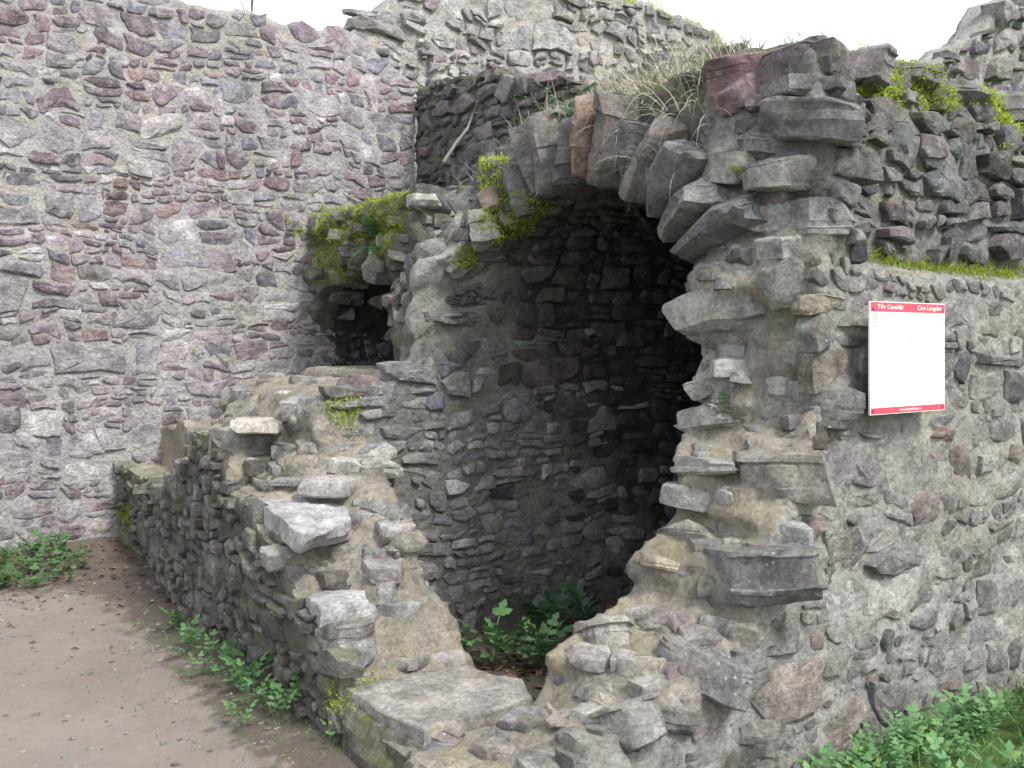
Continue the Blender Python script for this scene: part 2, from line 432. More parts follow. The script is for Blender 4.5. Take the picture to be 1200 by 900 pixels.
def coursing(u0, u1, v0, v1, hh, ww, seed=0, warp=1., panel=(.5, 1.1), split=.35):
    """rubble brought to rough courses: panels of rows, blocks of mixed size, some split thin, all warped by one noise field"""
    r_ = np.random.default_rng(seed); panels = []
    def cut(a, b, c, d):
        if b-a > panel[1]*1.6 and (b-a) > (d-c)*1.1:
            m = a+(b-a)*r_.uniform(.3, .7); cut(a, m, c, d); cut(m, b, c, d)
        elif d-c > panel[0]*1.3:
            m = c+(d-c)*r_.uniform(.3, .7); cut(a, b, c, m); cut(a, b, m, d)
        elif b-a > panel[1]: 
            m = a+(b-a)*r_.uniform(.35, .65); cut(a, m, c, d); cut(m, b, c, d)
        else: panels.append((a, b, c, d))
    cut(u0, u1, v0, v1); out = []
    def blk(a, b, c, d):
        x = [(a, c), ((a+b)/2, c), (b, c), (b, (c+d)/2), (b, d), ((a+b)/2, d), (a, d), (a, (c+d)/2)]
        P = np.array(x); sz = min(b-a, d-c); P = P+r_.normal(0, .085*sz, P.shape)
        for k in (0, 2, 4, 6):                                      # knocked off corners
            if r_.random() < .45: P[k] += (np.array([(a+b)/2, (c+d)/2])-P[k])*r_.uniform(.12, .4)
        Q = np.concatenate([P, P[:, :1]*0+seed], 1)
        P = P+np.stack([fbm(Q*1.3, 2, 1), fbm(Q*1.3, 2, 7)], 1)*.09*warp+np.stack([fbm(Q*5, 2, 3), fbm(Q*5, 2, 5)], 1)*.045*warp
        out.append((P, sz))
    for a, b, c, d in panels:
        v = c
        while v < d-.001:
            h = r_.uniform(*hh)*(.75+.5*r_.random()); 
            if d-v-h < hh[0]*.8: h = d-v
            u = a
            while u < b-.001:
                w_ = h*r_.uniform(*ww)
                if b-u-w_ < h*.7: w_ = b-u
                if r_.random() < split and h > .075:
                    m = r_.uniform(.3, .7); q = r_.random()
                    if q < .5: blk(u, u+w_, v, v+h*m); blk(u, u+w_, v+h*m, v+h)
                    else:
                        k_ = r_.uniform(.35, .65); blk(u, u+w_*k_, v, v+h*m); blk(u+w_*k_, u+w_, v, v+h*m); blk(u, u+w_, v+h*m, v+h)
                else: blk(u, u+w_, v, v+h)
                u += w_
            v += h
    return out
def poly_info(P):
    x, y = P[:, 0], P[:, 1]; x2, y2 = np.roll(x, -1), np.roll(y, -1); cr = x*y2-x2*y; A = cr.sum()/2
    if abs(A) < 1e-5: return None
    return abs(A), np.array([((x+x2)*cr).sum(), ((y+y2)*cr).sum()])/(6*A)
def simplify(Q, k):
    Q = Q.copy()
    while len(Q) > k:
        a = np.roll(Q, 1, 0); b = np.roll(Q, -1, 0); ar = np.abs((Q[:, 0]-a[:, 0])*(b[:, 1]-a[:, 1])-(Q[:, 1]-a[:, 1])*(b[:, 0]-a[:, 0]))
        Q = np.delete(Q, int(np.argmin(ar)), 0)
    return Q
def face_stone(S, P, frame, joint, front, back, tint, p=9, n=4, amp=.05, layer=0., tilt=.05, cap=False):
    """a stone filling polygon P (u,v) of a wall face; frame = centre, U, V, Nrm"""
    inf = poly_info(P)
    if inf is None: return
    A, c = inf; c3, U, Vv, Nn = frame
    Q = P-c; d = np.hypot(*(np.roll(Q, -1, 0)-Q).T); Q = Q[d > .004]
    if len(Q) < 4: return
    Q = simplify(Q, int(rng.integers(4, 7)) if not len(P) == 8 else int(rng.integers(5, 9)))
    if (Q[:, 0]*np.roll(Q[:, 1], -1)-np.roll(Q[:, 0], -1)*Q[:, 1]).sum() < 0: Q = Q[::-1]
    rad = np.linalg.norm(Q, axis=1)[:, None]; Q = Q*np.clip(1-joint*1.1/np.maximum(rad, .01), .3, 1)
    r = math.sqrt(A)
    S.poly(c3, np.array([U, Vv, Nn]), Q, front, back, tint, bev=min(.012, r*.09), cap=cap, amp=amp, layer=layer, tilt=tilt, K=13 if r < .12 else 18, big=A)
def pick(pal, v=.16):
    c = np.array(pal[rng.integers(len(pal))], float)
    c = c*.66+c.mean()*.34
    return np.clip(c*(1+rng.normal(0, v))+rng.normal(0, .004, 3), .03, .7)

PAL_A = [(.20, .135, .17), (.25, .175, .21), (.30, .23, .27), (.24, .22, .27), (.31, .26, .28), (.27, .165, .165), (.36, .33, .34), (.16, .14, .185), (.40, .36, .36), (.27, .24, .26), (.23, .16, .19)]
PAL_SHADE = [(.07, .068, .07), (.09, .085, .085), (.06, .06, .062), (.11, .085, .075), (.08, .08, .075)]  # shade under the vaults, painted into the stone colours
PAL_C = [(.25, .25, .23), (.29, .285, .26), (.20, .205, .22), (.33, .325, .29), (.27, .27, .245), (.20, .20, .19), (.28, .25, .235), (.24, .245, .25)]
PAL_D = [(.23, .225, .20), (.29, .28, .25), (.18, .18, .17), (.26, .24, .21), (.21, .18, .19), (.32, .31, .28), (.16, .155, .15), (.26, .21, .18)]
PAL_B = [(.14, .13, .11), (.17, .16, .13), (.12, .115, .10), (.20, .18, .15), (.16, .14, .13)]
PAL_T = [(.33, .31, .27), (.28, .27, .25), (.24, .235, .22), (.38, .35, .30), (.21, .205, .195), (.30, .25, .21), (.36, .35, .33)]
PAL_U = [(.13, .125, .13), (.17, .16, .165), (.10, .105, .115), (.17, .13, .14), (.21, .195, .19), (.14, .11, .12), (.12, .13, .14)]

# ------------------------------------------------------------------ the central ruin as a solid
I = np.interp
def top_main(X, Y):
    t = I(Y, [2.3, 3.4, 4.37, 4.92, 5.6, 6.2], [2.84, 2.82, 2.74, 2.66, 2.5, 2.42])
    rise = np.clip((X-3.45)/1.0, 0, 1)*np.clip((Y-2.75)/.6, 0, 1)
    return t+rise*.80*np.clip((1.13-X/np.maximum(Y, .1))/.16, 0, 1)
def top_B(X, Y):
    e = -.03+I(Y, [3.40, 3.44, 3.64, 3.68, 3.98, 4.02, 4.36, 4.50, 4.75, 4.82, 5.18, 5.45, 5.5, 5.8, 5.84, 6.1, 6.3],
          [.20, .34, .38, .48, .56, .66, .72, .82, .90, 1.02, 1.13, 1.12, .96, .90, .78, .74, .60])
    i = I(Y, [3.40, 3.46, 3.7, 3.74, 3.95, 4.0, 4.25, 4.3, 4.46, 4.52, 5.0, 5.9, 6.3],
          [.24, .47, .52, .68, .76, .84, .90, 1.02, 1.14, 1.34, 1.38, 1.34, 1.0])
    w_ = np.clip((X-1.6)/.45, 0, 1)
    return e*(1-w_)+i*w_
TREADS = [  # outline of the level top as seen, height of the top, thickness, colour
    ([(298, 588), (340, 578), (402, 584), (411, 608), (372, 622), (345, 618)], .80, .11, (.36, .355, .35)),
    ([(242, 502), (262, 494), (328, 489), (322, 503), (285, 504)], 1.13, .15, (.24, .225, .205)),
    ([(360, 698), (392, 688), (428, 690), (432, 704), (398, 714), (372, 713)], .52, .09, (.33, .325, .32)),
    ([(440, 682), (470, 676), (502, 680), (506, 692), (470, 697), (442, 694)], .49, .10, (.29, .285, .28)),
    ([(350, 562), (372, 547), (425, 543), (434, 553), (402, 565)], .93, .08, (.32, .305, .28)),
    ([(330, 470), (350, 459), (402, 456), (424, 462), (395, 469)], 1.29, .12, (.28, .28, .26)),
    ([(268, 498), (280, 489), (325, 484), (345, 488), (325, 498)], 1.17, .05, (.36, .33, .285)),
    ([(432, 606), (455, 594), (482, 600), (486, 614), (452, 620)], .76, .08, (.29, .28, .255)),
    ([(420, 652), (448, 642), (476, 650), (470, 664), (436, 666)], .62, .08, (.31, .285, .26)),
    ([(376, 738), (410, 728), (440, 732), (440, 752), (400, 757), (378, 752)], .40, .10, (.25, .24, .225)),
]
TC = [(np.mean([at(x, y, Z=z)[:2] for x, y in px], 0), z-th*.45) for px, z, th, _ in TREADS]
ZI = [0, .18, .26, .42, .5, .58, .70, .74, .88, 1.1, 1.24, 1.5, 1.9, 2.3, 2.9]
XI = [1.53, 1.56, 2.05, 2.12, 2.32, 2.5, 2.54, 2.58, 2.74, 2.78, 2.83, 2.93, 2.98, 3.0, 3.06]
ZO = [0, .16, .24, .34, .44, .56, .7, .9, 1.1, 1.4, 1.9, 2.9]
XO = [1.53, 1.56, 1.85, 2.12, 2.4, 2.62, 2.74, 2.84, 2.93, 3.06, 3.12, 3.12]
ZL = [0, 1.3, 1.42, 1.95, 2.1, 2.3, 2.5, 2.75]
XL = [1.9, 1.9, 2.38, 2.40, 2.56, 2.76, 2.88, 3.0]
def sdf(P, noise=True):
    X, Y, Z = P[..., 0], P[..., 1], P[..., 2]
    n1 = fbm(P*np.array([4, 4, 7.]), 2, 3) if noise else 0*X
    n2 = fbm(P*2.1+9, 1, 11) if noise else 0*X
    n3 = vnoise(P*13+5, 21) if noise else 0*X
    wI = np.clip((Y-2.33)/.52, 0, 1)
    xd = I(Z, ZO, XO)*(1-wI)+I(Z, ZI, XI)*wI
    xl = I(Z, ZL, XL)+np.where(Z > 1.36, .46*np.clip(Y-4.45, 0, 2), 0)
    wy = np.clip((Y-3.0)/1.3, 0, 1)
    xf = xd*(1-wy)+xl*wy+n1*.10+n2*.05
    oy = 2.33+.13*np.clip((X-3.25)/.12, 0, 1)*np.clip((Z-1.90)/.03, 0, 1)+.10*np.clip((Z-2.5)/.3, 0, 1)
    main = np.maximum.reduce([(xf-X)*.85, oy-Y, Y-6.05, Z-top_main(X, Y)-n1*.06, X-6.25])
    dy = np.abs(Y-3.65); void = np.where(Z < 1.6, dy, np.sqrt(dy**2+np.maximum(Z-1.6, 0)**2))-.8
    void = np.maximum(void, X-6.0)
    main = np.maximum(main, -void)
    xi = np.where(Y < 4.45, 2.10+.25*np.clip(.45-Z, 0, 1)+.28*np.clip(Y-4.0, 0, 1), 3.25)
    tB = top_B(X+n1*.12, Y+n2*.10)
    for c_, zt in TC: tB = np.maximum(tB, zt-np.clip(np.hypot((X-c_[0]), (Y-c_[1])*.9)-.12, 0, 9)*3.0)
    B = np.maximum.reduce([1.53-X, (X-xi-n1*.06), 3.41-Y+n1*.03, Y-6.3, Z-tB-n1*.05])
    low = np.maximum.reduce([1.64-X-n1*.05, X-2.2, 6.2-Y, Y-7.85, Z-.62-n1*.06])
    fill = np.maximum.reduce([1.95-X, X-3.3, 6.0-Y, Y-7.85, Z-.95-n1*.1])
    thr = np.maximum.reduce([1.53-X, X-2.14, 2.7-Y, Y-3.45, Z-.18])
    cross = np.maximum.reduce([4.28-X, X-4.95, 4.3-Y, Y-7.85, Z-I(Y, [4.4, 5.0, 5.2, 5.8, 6.6, 7.8], [2.9, 3.25, 3.4, 3.6, 3.85, 4.02])-n1*.10])
    terr = np.maximum.reduce([4.6-X, X-6.25, 2.9-Y, (X-1.13*Y)*.6, Y-7.85, Z-3.52+.25*np.clip((Y-5)/1, 0, 1)-n2*.1])
    d2 = np.sqrt((Y-6.97)**2+np.maximum(Z-1.32, 0)**2)-.90
    arch = np.maximum.reduce([3.2+n1*.16+.1*np.clip(2.4-Z, 0, 1)-X, X-4.4, 5.8-Y, Y-7.85, 1.62-Z, Z-2.68-n1*.07, -d2])
    d = np.minimum.reduce([main, B, low, fill, thr, cross, terr, arch])
    d = np.maximum(d, -np.maximum(void, 2.9-X))
    dy2 = np.abs(Y-6.97); v2 = np.where(Z < 1.32, dy2, np.sqrt(dy2**2+np.maximum(Z-1.32, 0)**2))-.85
    d = np.maximum(d, -np.maximum.reduce([v2, X-6.0, 3.35-X]))
    return d+n3*.014+n1*.012
def grad(P, e=.02):
    g = np.stack([sdf(P+np.eye(3)[k]*e)-sdf(P-np.eye(3)[k]*e) for k in range(3)], -1)
    return g/np.maximum(np.linalg.norm(g, axis=-1), 1e-6)[..., None]
def surface_nets(lo, hi, h):
    ax = [np.arange(lo[k], hi[k]+h, h) for k in range(3)]
    G = np.stack(np.meshgrid(*ax, indexing='ij'), -1)
    c4 = [a[::4] for a in ax]; Gc = np.stack(np.meshgrid(*c4, indexing='ij'), -1); Dc = sdf(Gc.reshape(-1, 3), False).reshape(Gc.shape[:3])
    Dn = Dc
    for k in range(3): Dn = np.repeat(Dn, 4, axis=k)
    Dn = Dn[:len(ax[0]), :len(ax[1]), :len(ax[2])]
    D = Dn.copy(); nearby = np.abs(Dn) < .30
    D[nearby] = sdf(G[nearby]); D[D == 0] = 1e-6
    s = D < 0; n = [a-1 for a in D.shape]
    acc = np.zeros((*n, 3)); cnt = np.zeros(n)
    for k in range(3):
        o1, o2 = [a for a in range(3) if a != k]
        for a in (0, 1):
            for b in (0, 1):
                s0 = [slice(0, n[0]), slice(0, n[1]), slice(0, n[2])]; s1 = list(s0)
                s0[o1] = slice(a, a+n[o1]); s0[o2] = slice(b, b+n[o2]); s1[o1] = s0[o1]; s1[o2] = s0[o2]
                s1[k] = slice(1, n[k]+1)
                d0 = D[tuple(s0)]; d1 = D[tuple(s1)]; c = (d0 < 0) != (d1 < 0)
                t = np.where(c, d0/np.where(c, d0-d1, 1), 0)
                acc[..., k] += np.where(c, t, 0); acc[..., o1] += np.where(c, a, 0); acc[..., o2] += np.where(c, b, 0)
                cnt += c
    act = cnt > 0; idx = -np.ones(n, np.int64); idx[act] = np.arange(act.sum())
    cells = np.argwhere(act)
    V = (cells+acc[act]/cnt[act][:, None])*h+np.array(lo)
    F = []
    for k in range(3):
        o1, o2 = (k+1) % 3, (k+2) % 3
        s0 = [slice(1, n[q]) for q in range(3)]; s0[k] = slice(0, n[k]); s1 = list(s0); s1[k] = slice(1, n[k]+1)
        a0 = s[tuple(s0)]; a1 = s[tuple(s1)]; e = np.argwhere(a0 != a1); fl = a0[a0 != a1]
        if not len(e): continue
        base = e.copy()
        for q in range(3):
            if q != k: base[:, q] += 1
        q4 = []
        for da, db in ((0, 0), (1, 0), (1, 1), (0, 1)):
            c = base.copy(); c[:, o1] -= da; c[:, o2] -= db; q4.append(idx[c[:, 0], c[:, 1], c[:, 2]])
        Q = np.stack(q4, 1); ok = (Q >= 0).all(1); Q = Q[ok]; fl = fl[ok]
        Q[~fl] = Q[~fl][:, ::-1]; F.append(Q)
    return V, np.concatenate(F)
IV, IF = surface_nets((1.30, 2.15, -.12), (6.4, 7.95, 4.25), .03)
_q = fbm(IV*24, 3, 61)*.011+vnoise(IV*55, 65)*.004
_n = grad(IV, .03); IV = IV+_n*_q[:, None]
print('iso', len(IV), len(IF), round(time.time()-T0, 1))

bound_wall = thing('boundary_wall', 'tall pale rubble wall with purple stones closing off the left side', 'wall', (1, 7.8, 0))
upper_wall = thing('upper_wall', 'pale ruined wall with mossy top rising beyond the vault', 'wall', (6, 8.2, 0))
far_ruin = thing('ruined_tower', 'grey broken wall standing highest behind the right end of the vault', 'ruin', (6, 3.6, 0))
front_wall = thing('broken_wall', 'low broken wall stepping down like stairs to a flat door slab', 'wall', (1.6, 4.5, 0))
chamber = thing('vaulted_chamber', 'dark barrel vaulted chamber with exposed arch stones round its broken mouth', 'vault', (4, 4.5, 0))
side_wall = thing('side_wall', 'thick lichen grey rubble wall with ragged broken end carrying the red and white board', 'wall', (4, 2.4, 0))
cross_wall = thing('cross_wall', 'dark purple rubble wall above the vault meeting the tall pale wall', 'wall', (4.3, 6.5, 0))
side_arch = thing('broken_arch', 'small broken mossy arch over a dark hollow against the pale wall', 'arch', (3.3, 6.9, 0))

cen = IV[IF].mean(1); e1 = IV[IF[:, 1]]-IV[IF[:, 0]]; e2 = IV[IF[:, 2]]-IV[IF[:, 0]]
FN = np.cross(e1, e2); FN /= np.maximum(np.linalg.norm(FN, axis=1), 1e-9)[:, None]
def owner(P):
    X, Y, Z = P[:, 0], P[:, 1], P[:, 2]
    o = np.full(len(P), 1)                                          # chamber
    o[(Y < 2.9)] = 2                                                # side wall
    o[(Y >= 2.66) & (X < 2.2) & (Z < .3)] = 0
    o[(Y > 3.2) & (((X < 2.13) & (Z < 1.5)) | ((Y < 4.38) & (X < 2.5) & (Z < 1.2)) | ((Z < 1.46) & (Y > 4.5) & (X < 2.45)))] = 0
    o[(Y > 5.9) & (X < 2.9)] = 0
    o[(X > 4.0) & (Z > 2.86) & (Y > 4.35)] = 3
    o[(Y > 5.9) & (X >= 2.9) & (X < 4.25)] = 4
    o[(Y > 5.9) & (X >= 4.2) & (Z <= 2.86)] = 4
    return o
OW = [front_wall, chamber, side_wall, cross_wall, side_arch]
ow = owner(cen)
inside = (cen[:, 1] > 2.88) & (cen[:, 1] < 4.42) & (cen[:, 2] < 2.42) & (cen[:, 0] > 2.2) & (ow == 1)
inside |= (cen[:, 1] > 4.3) & (FN[:, 1] < -.6) & (cen[:, 1] < 4.6) & (ow == 1)
plaster = (ow == 1) & (cen[:, 1] > 4.2) & (cen[:, 1] < 4.6) & (cen[:, 0] < 2.95) & (cen[:, 2] > 1.55) & (cen[:, 2] < 2.2); inside &= ~plaster
outB = (ow == 0) & (FN[:, 0] < -.6) & (cen[:, 0] < 1.75)
deep_shade = inside & ((cen[:, 2]+fbm(cen*5, 3, 92)*.5 > 2.0) | ((cen[:, 0]-3.6)*1.2+(cen[:, 2]-1.1)*.9+fbm(cen*4, 3, 91)*1.0 > 0) | (cen[:, 0] > 5.9) | (cen[:, 1] < 3.2))  # chamber faces where roof shade is put into the colour
hollow = (cen[:, 1] > 6.05) & (cen[:, 2] < 2.2) & (cen[:, 0] > 3.4) & (ow == 4)  # faces under the small arch, coloured dark to imitate shade
mk = np.select([hollow, plaster, deep_shade, inside, outB, ow == 0, (ow == 2) & (FN[:, 1] > -.75) & (cen[:, 2] < 1.9), (ow == 2) & (cen[:, 2] > 1.93), ow == 2, ow == 3, ow == 4], [4, 3, 4, 0, 1, 2, 2, 5, 3, 1, 1], 1)
merged = (ow == 1) & np.isin(mk, [0, 4, 3]) & (inside | plaster); mk[merged] = 0
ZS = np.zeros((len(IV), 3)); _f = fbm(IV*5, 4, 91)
ZS[:, 0] = np.clip(.5+((IV[:, 0]-3.6)*1.2+np.clip(IV[:, 2]-1.1, -1, 9)*.9+_f*.9)*1.6, 0, 1)  # red channel: painted shade, growing with depth and height
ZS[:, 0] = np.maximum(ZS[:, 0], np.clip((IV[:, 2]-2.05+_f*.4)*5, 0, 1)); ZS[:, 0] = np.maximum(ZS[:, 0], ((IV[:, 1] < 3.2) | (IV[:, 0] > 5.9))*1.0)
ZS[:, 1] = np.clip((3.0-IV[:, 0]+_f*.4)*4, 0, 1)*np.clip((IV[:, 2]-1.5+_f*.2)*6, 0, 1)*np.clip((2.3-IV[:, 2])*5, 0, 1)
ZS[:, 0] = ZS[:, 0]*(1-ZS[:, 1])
MK = [M['mortar_inner'], M['mortar_dark'], M['mortar_B'], M['mortar_D'], M['mortar_shade'], mortar_mat('mortar_weathered', (.19, .185, .175), (.36, .35, .31), (.10, .10, .095), moss=.3)]
for a in range(5):
    for b in range(6):
        sel = (ow == a) & (mk == b)
        if sel.sum() < 8: continue
        f = IF[sel]; u, inv = np.unique(f, return_inverse=True)
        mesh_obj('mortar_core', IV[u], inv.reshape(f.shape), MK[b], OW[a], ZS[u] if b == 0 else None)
print('core', round(time.time()-T0, 1))

ST = {k: Stones() for k in ('B_out', 'B_brk', 'C', 'V', 'D', 'D_brk', 'X', 'Ar', 'ring', 'ring2', 'cap', 'tread')}
def on_surface(P, Nn, reach=.16):
    """move points on to the solid along Nn; returns points, mask"""
    ts = np.linspace(reach, -reach, 17); ds = np.stack([sdf(P+Nn*t) for t in ts])
    hit = (ds[0] > 0) & (ds < 0).any(0); k = np.argmax(ds < 0, 0); k = np.maximum(k, 1); j = np.arange(len(P))
    d0 = ds[k-1, j]; d1 = ds[k, j]; f = d0/np.maximum(d0-d1, 1e-9); t = ts[k-1]+(ts[k]-ts[k-1])*f
    return P+Nn*t[:, None], hit
def face_fill(S, cells, fn, joint, fr, pal, p=9, amp=.05, n=4, drop=.08, back=.07, reach=.14, only=None, v=.16, palp=None):
    C = []; keep = []
    for P, r in cells:
        inf = poly_info(P)
        if inf is None or inf[0] < .0006: continue
        if rng.random() < drop: continue
        keep.append(P); C.append(fn(*inf[1]))
    if not C: return
    Pc = np.array([c[0] for c in C]); Nn = np.array([c[3] for c in C])
    S3, hit = on_surface(Pc, Nn, reach)
    for P, c, s3, h in zip(keep, C, S3, hit):
        if not h or (only is not None and not only(s3)): continue
        q = pal if palp is None else palp(s3)
        face_stone(S, P, (s3, c[1], c[2], c[3]), joint, rng.uniform(*fr), back, pick(q, v), p, n, amp)
ux, uy, uz = np.eye(3)
# outer face of the low wall (faces -X)
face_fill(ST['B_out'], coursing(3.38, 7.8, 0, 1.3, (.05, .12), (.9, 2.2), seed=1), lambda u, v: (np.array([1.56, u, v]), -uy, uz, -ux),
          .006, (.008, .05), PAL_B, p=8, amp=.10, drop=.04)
# chamber wall and vault: profile from floor, up, over
def vault_frame(u, s):
    if s < 1.6: return (np.array([u, 4.45, s]), ux, uz, -uy)
    a = (s-1.6)/.8; c, d = math.cos(a), math.sin(a)
    return (np.array([u, 3.65+.8*c, 1.6+.8*d]), ux, np.array([0, -d, c]), np.array([0, -c, -d]))
inC = lambda q: q[0] > 1.95 and not (q[0] < 2.95+.1*math.sin(q[2]*20) and q[2] > 1.62)
face_fill(ST['C'], coursing(1.95, 6.0, -.02, 1.65, (.06, .15), (1., 2.5), seed=2), vault_frame, .005, (-.004, .030), PAL_C, amp=.07, only=inC, drop=.06, palp=lambda q: PAL_SHADE if (q[0]-3.6)*1.2+(q[2]-1.1)*.9+rng.normal(0, .5) > 0 else PAL_C)  # deeper, higher stones coloured darker to imitate the vault's shade
face_fill(ST['V'], coursing(2.4, 6.0, 1.65, 4.0, (.07, .13), (1.2, 3.), seed=3), vault_frame, .006, (.0, .04), PAL_SHADE, amp=.08, drop=.12, only=inC)
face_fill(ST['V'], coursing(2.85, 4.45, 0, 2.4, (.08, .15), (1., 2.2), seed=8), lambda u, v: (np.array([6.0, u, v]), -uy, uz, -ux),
          .006, (.0, .03), PAL_SHADE, amp=.08, drop=.05)
# the outer face of the side wall (faces -Y)
face_fill(ST['D'], coursing(1.55, 6.0, 0, 1.9, (.06, .2), (.8, 2.), seed=4, warp=1.3), lambda u, v: (np.array([u, 2.34, v]), ux, uz, -uy),
          .005, (-.004, .020), PAL_D, amp=.06, drop=.05, back=.08)
face_fill(ST['D'], coursing(3.1, 6.0, 1.95, 2.8, (.09, .2), (.8, 1.8), seed=5), lambda u, v: (np.array([u, 2.46, v]), ux, uz, -uy),
            .008, (.01, .07), PAL_U, amp=.09, drop=.05, back=.08, reach=.22)
# cross wall (faces -X) above the vault and behind the small arch
face_fill(ST['X'], coursing(4.4, 7.8, 2.55, 4.1, (.08, .18), (1, 2.4), seed=6), lambda u, v: (np.array([4.28, u, v]), -uy, uz, -ux),
          .008, (.01, .06), PAL_U, amp=.08, drop=.05, palp=lambda q: PAL_SHADE if q[2] < 2.6 else PAL_U)  # lowest courses get the painted shade of the hollow

# bedded stones of the broken ends and tops: real courses of slabs, kept where they come near the surface
def coursed(x0, x1, y0, y1, z0, z1, cell, hh, seed):
    r_ = np.random.default_rng(seed); z = z0; out = []
    while z < z1:
        h = r_.uniform(*hh)
        for P, r in laguerre(x0, x1, y0, y1, cell*.4, cell*1.0, 1.0, .82, 1.5, seed=seed+int(z*1000)):
            inf = poly_info(P)
            if inf is None or inf[0] < .0012: continue
            hz = h*r_.uniform(.75, 1.1); out.append((P, inf[1], z+h/2+r_.normal(0, .012), hz))
        z += h
    C = np.array([[c[0], c[1], zz] for _, c, zz, _ in out]); d = sdf(C); ok = (d < -.005) & (d > -.15); ids = np.where(ok)[0]
    g = grad(C[ids]); return [(out[i], C[i], gg, d[i]) for i, gg in zip(ids, g)]
def bed_stones(lst, cond, dest, pal, push=(-.012, .035), p=10, amp=.09, layer=.003):
    for (P, c, z, h), C3, g, d in lst:
        if not cond(C3, g): continue
        S = dest(C3)
        if S is None or rng.random() < .05: continue
        gh = g.copy(); gh[2] *= .25
        ext = math.sqrt(poly_info(P)[0])*.48*math.hypot(g[0], g[1])+h*.5*abs(g[2]); sh = -d-ext+rng.uniform(*push)
        if abs(sh) > .10: continue
        out = C3+gh*sh
        a = rng.normal(0, .05, 2)
        n_ = np.array([a[0], a[1], 1]); n_ /= np.linalg.norm(n_); u_ = np.cross(uy, n_); u_ /= np.linalg.norm(u_); v_ = np.cross(n_, u_)
        face_stone(S, P, (out, u_, v_, n_), .002, h/2, h/2, pick(pal), p, 4, amp, layer, .03, True)
def flat_face(C3, g):
    return g[1] < -.75 or (g[0] < -.75 and C3[0] < 1.72) or g[2] < -.35 or g[1] > .75
brk = coursed(1.5, 2.6, 3.35, 6.3, 0, 1.45, .105, (.05, .12), 40)
bed_stones(brk, lambda c, g: (not flat_face(c, g)) or (g[1] < -.6 and c[1] < 4.3 and c[0] > 1.56), lambda c: ST['B_brk'], PAL_T, push=(-.02, .018))
brk = coursed(1.5, 3.4, 2.3, 2.92, 0, 1.95, .09, (.05, .11), 60)
bed_stones(brk, lambda c, g: (not flat_face(c, g)) or (g[1] > .5 and c[0] < 3.1), lambda c: ST['D_brk'], PAL_D+PAL_T[:3])
brk = coursed(2.3, 4.4, 4.4, 6.1, 1.4, 2.85, .11, (.06, .12), 70)
bed_stones(brk, lambda c, g: not flat_face(c, g), lambda c: ST['V'], PAL_U+PAL_D[:2])
brk = coursed(2.8, 4.6, 2.35, 4.6, 1.9, 2.9, .11, (.06, .12), 80)
bed_stones(brk, lambda c, g: not flat_face(c, g) and (g[2] > .3 or c[1] < 2.9 or math.hypot(c[1]-3.65, c[2]-1.6) > 1.22), lambda c: ST['V'] if c[1] > 2.9 else ST['D_brk'], PAL_U)
brk = coursed(3.05, 4.35, 5.9, 7.8, 1.5, 2.8, .11, (.07, .12), 90)
bed_stones(brk, lambda c, g: g[2] > -.3 and math.hypot(c[1]-6.97, max(c[2]-1.32, 0)) > 1.0, lambda c: ST['Ar'], PAL_U+PAL_D[:2])
brk = coursed(1.6, 2.3, 6.2, 7.8, 0, .75, .11, (.07, .12), 95)
bed_stones(brk, lambda c, g: g[2] > .4, lambda c: ST['B_out'], PAL_B)
brk = coursed(4.2, 5.0, 4.4, 7.8, 3.0, 4.15, .12, (.07, .12), 98)
bed_stones(brk, lambda c, g: g[2] > .4, lambda c: ST['X'], PAL_U+PAL_A[:3])
print('stones made', {k: len(v.items) for k, v in ST.items()}, round(time.time()-T0, 1))

# arch stones set round the mouth of the vault: angle from the left springing, radial
def voussoir(S, cy, cz, r0, x, ang, wd, ln, dp, tint, tilt=0., p=11, n=5):
    a = math.radians(ang); rad = np.array([tilt, math.cos(a), math.sin(a)]); rad /= np.linalg.norm(rad)
    tan = np.array([0, -math.sin(a), math.cos(a)]); nx = np.cross(rad, tan); tan = np.cross(nx, rad)
    c = np.array([x, cy, cz])+rad*(r0+ln/2)
    if nx[0] > 0: nx = -nx
    S.slab(c, (tan, rad, nx), (wd/2, ln/2, dp/2), tint, big=1+ln*wd, rough=.07, step=.006)
brown = (.25, .19, .165); slate = (.18, .18, .19); grey = (.23, .225, .215); pale = (.33, .32, .29)
VR = []; _a = 6.
for wd, c in zip([.09, .11, .12, .14, .11, .16, .10, .17, .11, .18, .16, .12, .17, .12, .16, .18, .15, .14],
                 [grey, slate, slate, grey, slate, slate, brown, slate, (.2, .175, .17), (.21, .185, .18), slate, (.29, .205, .175), (.2, .18, .17), slate, (.22, .2, .185), slate, grey, slate, (.24, .235, .225), slate, (.17, .17, .165), slate]):
    da = math.degrees(wd/.95); VR.append((_a+da/2, wd*.97, rng.uniform(.30, .42), (-.26 if _a < 30 else -.12 if _a < 48 else 0)+rng.uniform(-.04, .04), np.array(c)*.85)); _a += da
for ang, wd, ln, xo, c in VR:
    voussoir(ST['ring'], 3.65, 1.6, .79, 3.04+xo, ang, wd, ln, .36, np.array(c)*rng.uniform(.92, 1.08), -.08)
for i in range(0):                                                 # second ring, ragged, above the first
    ang = 20+i*6.5
    voussoir(ST['V'], 3.65, 1.6, .79+.30+rng.uniform(0, .06), 3.2+rng.uniform(-.05, .1)-(.15 if ang < 60 else 0), ang+rng.uniform(-3, 3), rng.uniform(.09, .16), rng.uniform(.10, .2), .3, pick(PAL_U), n=4)
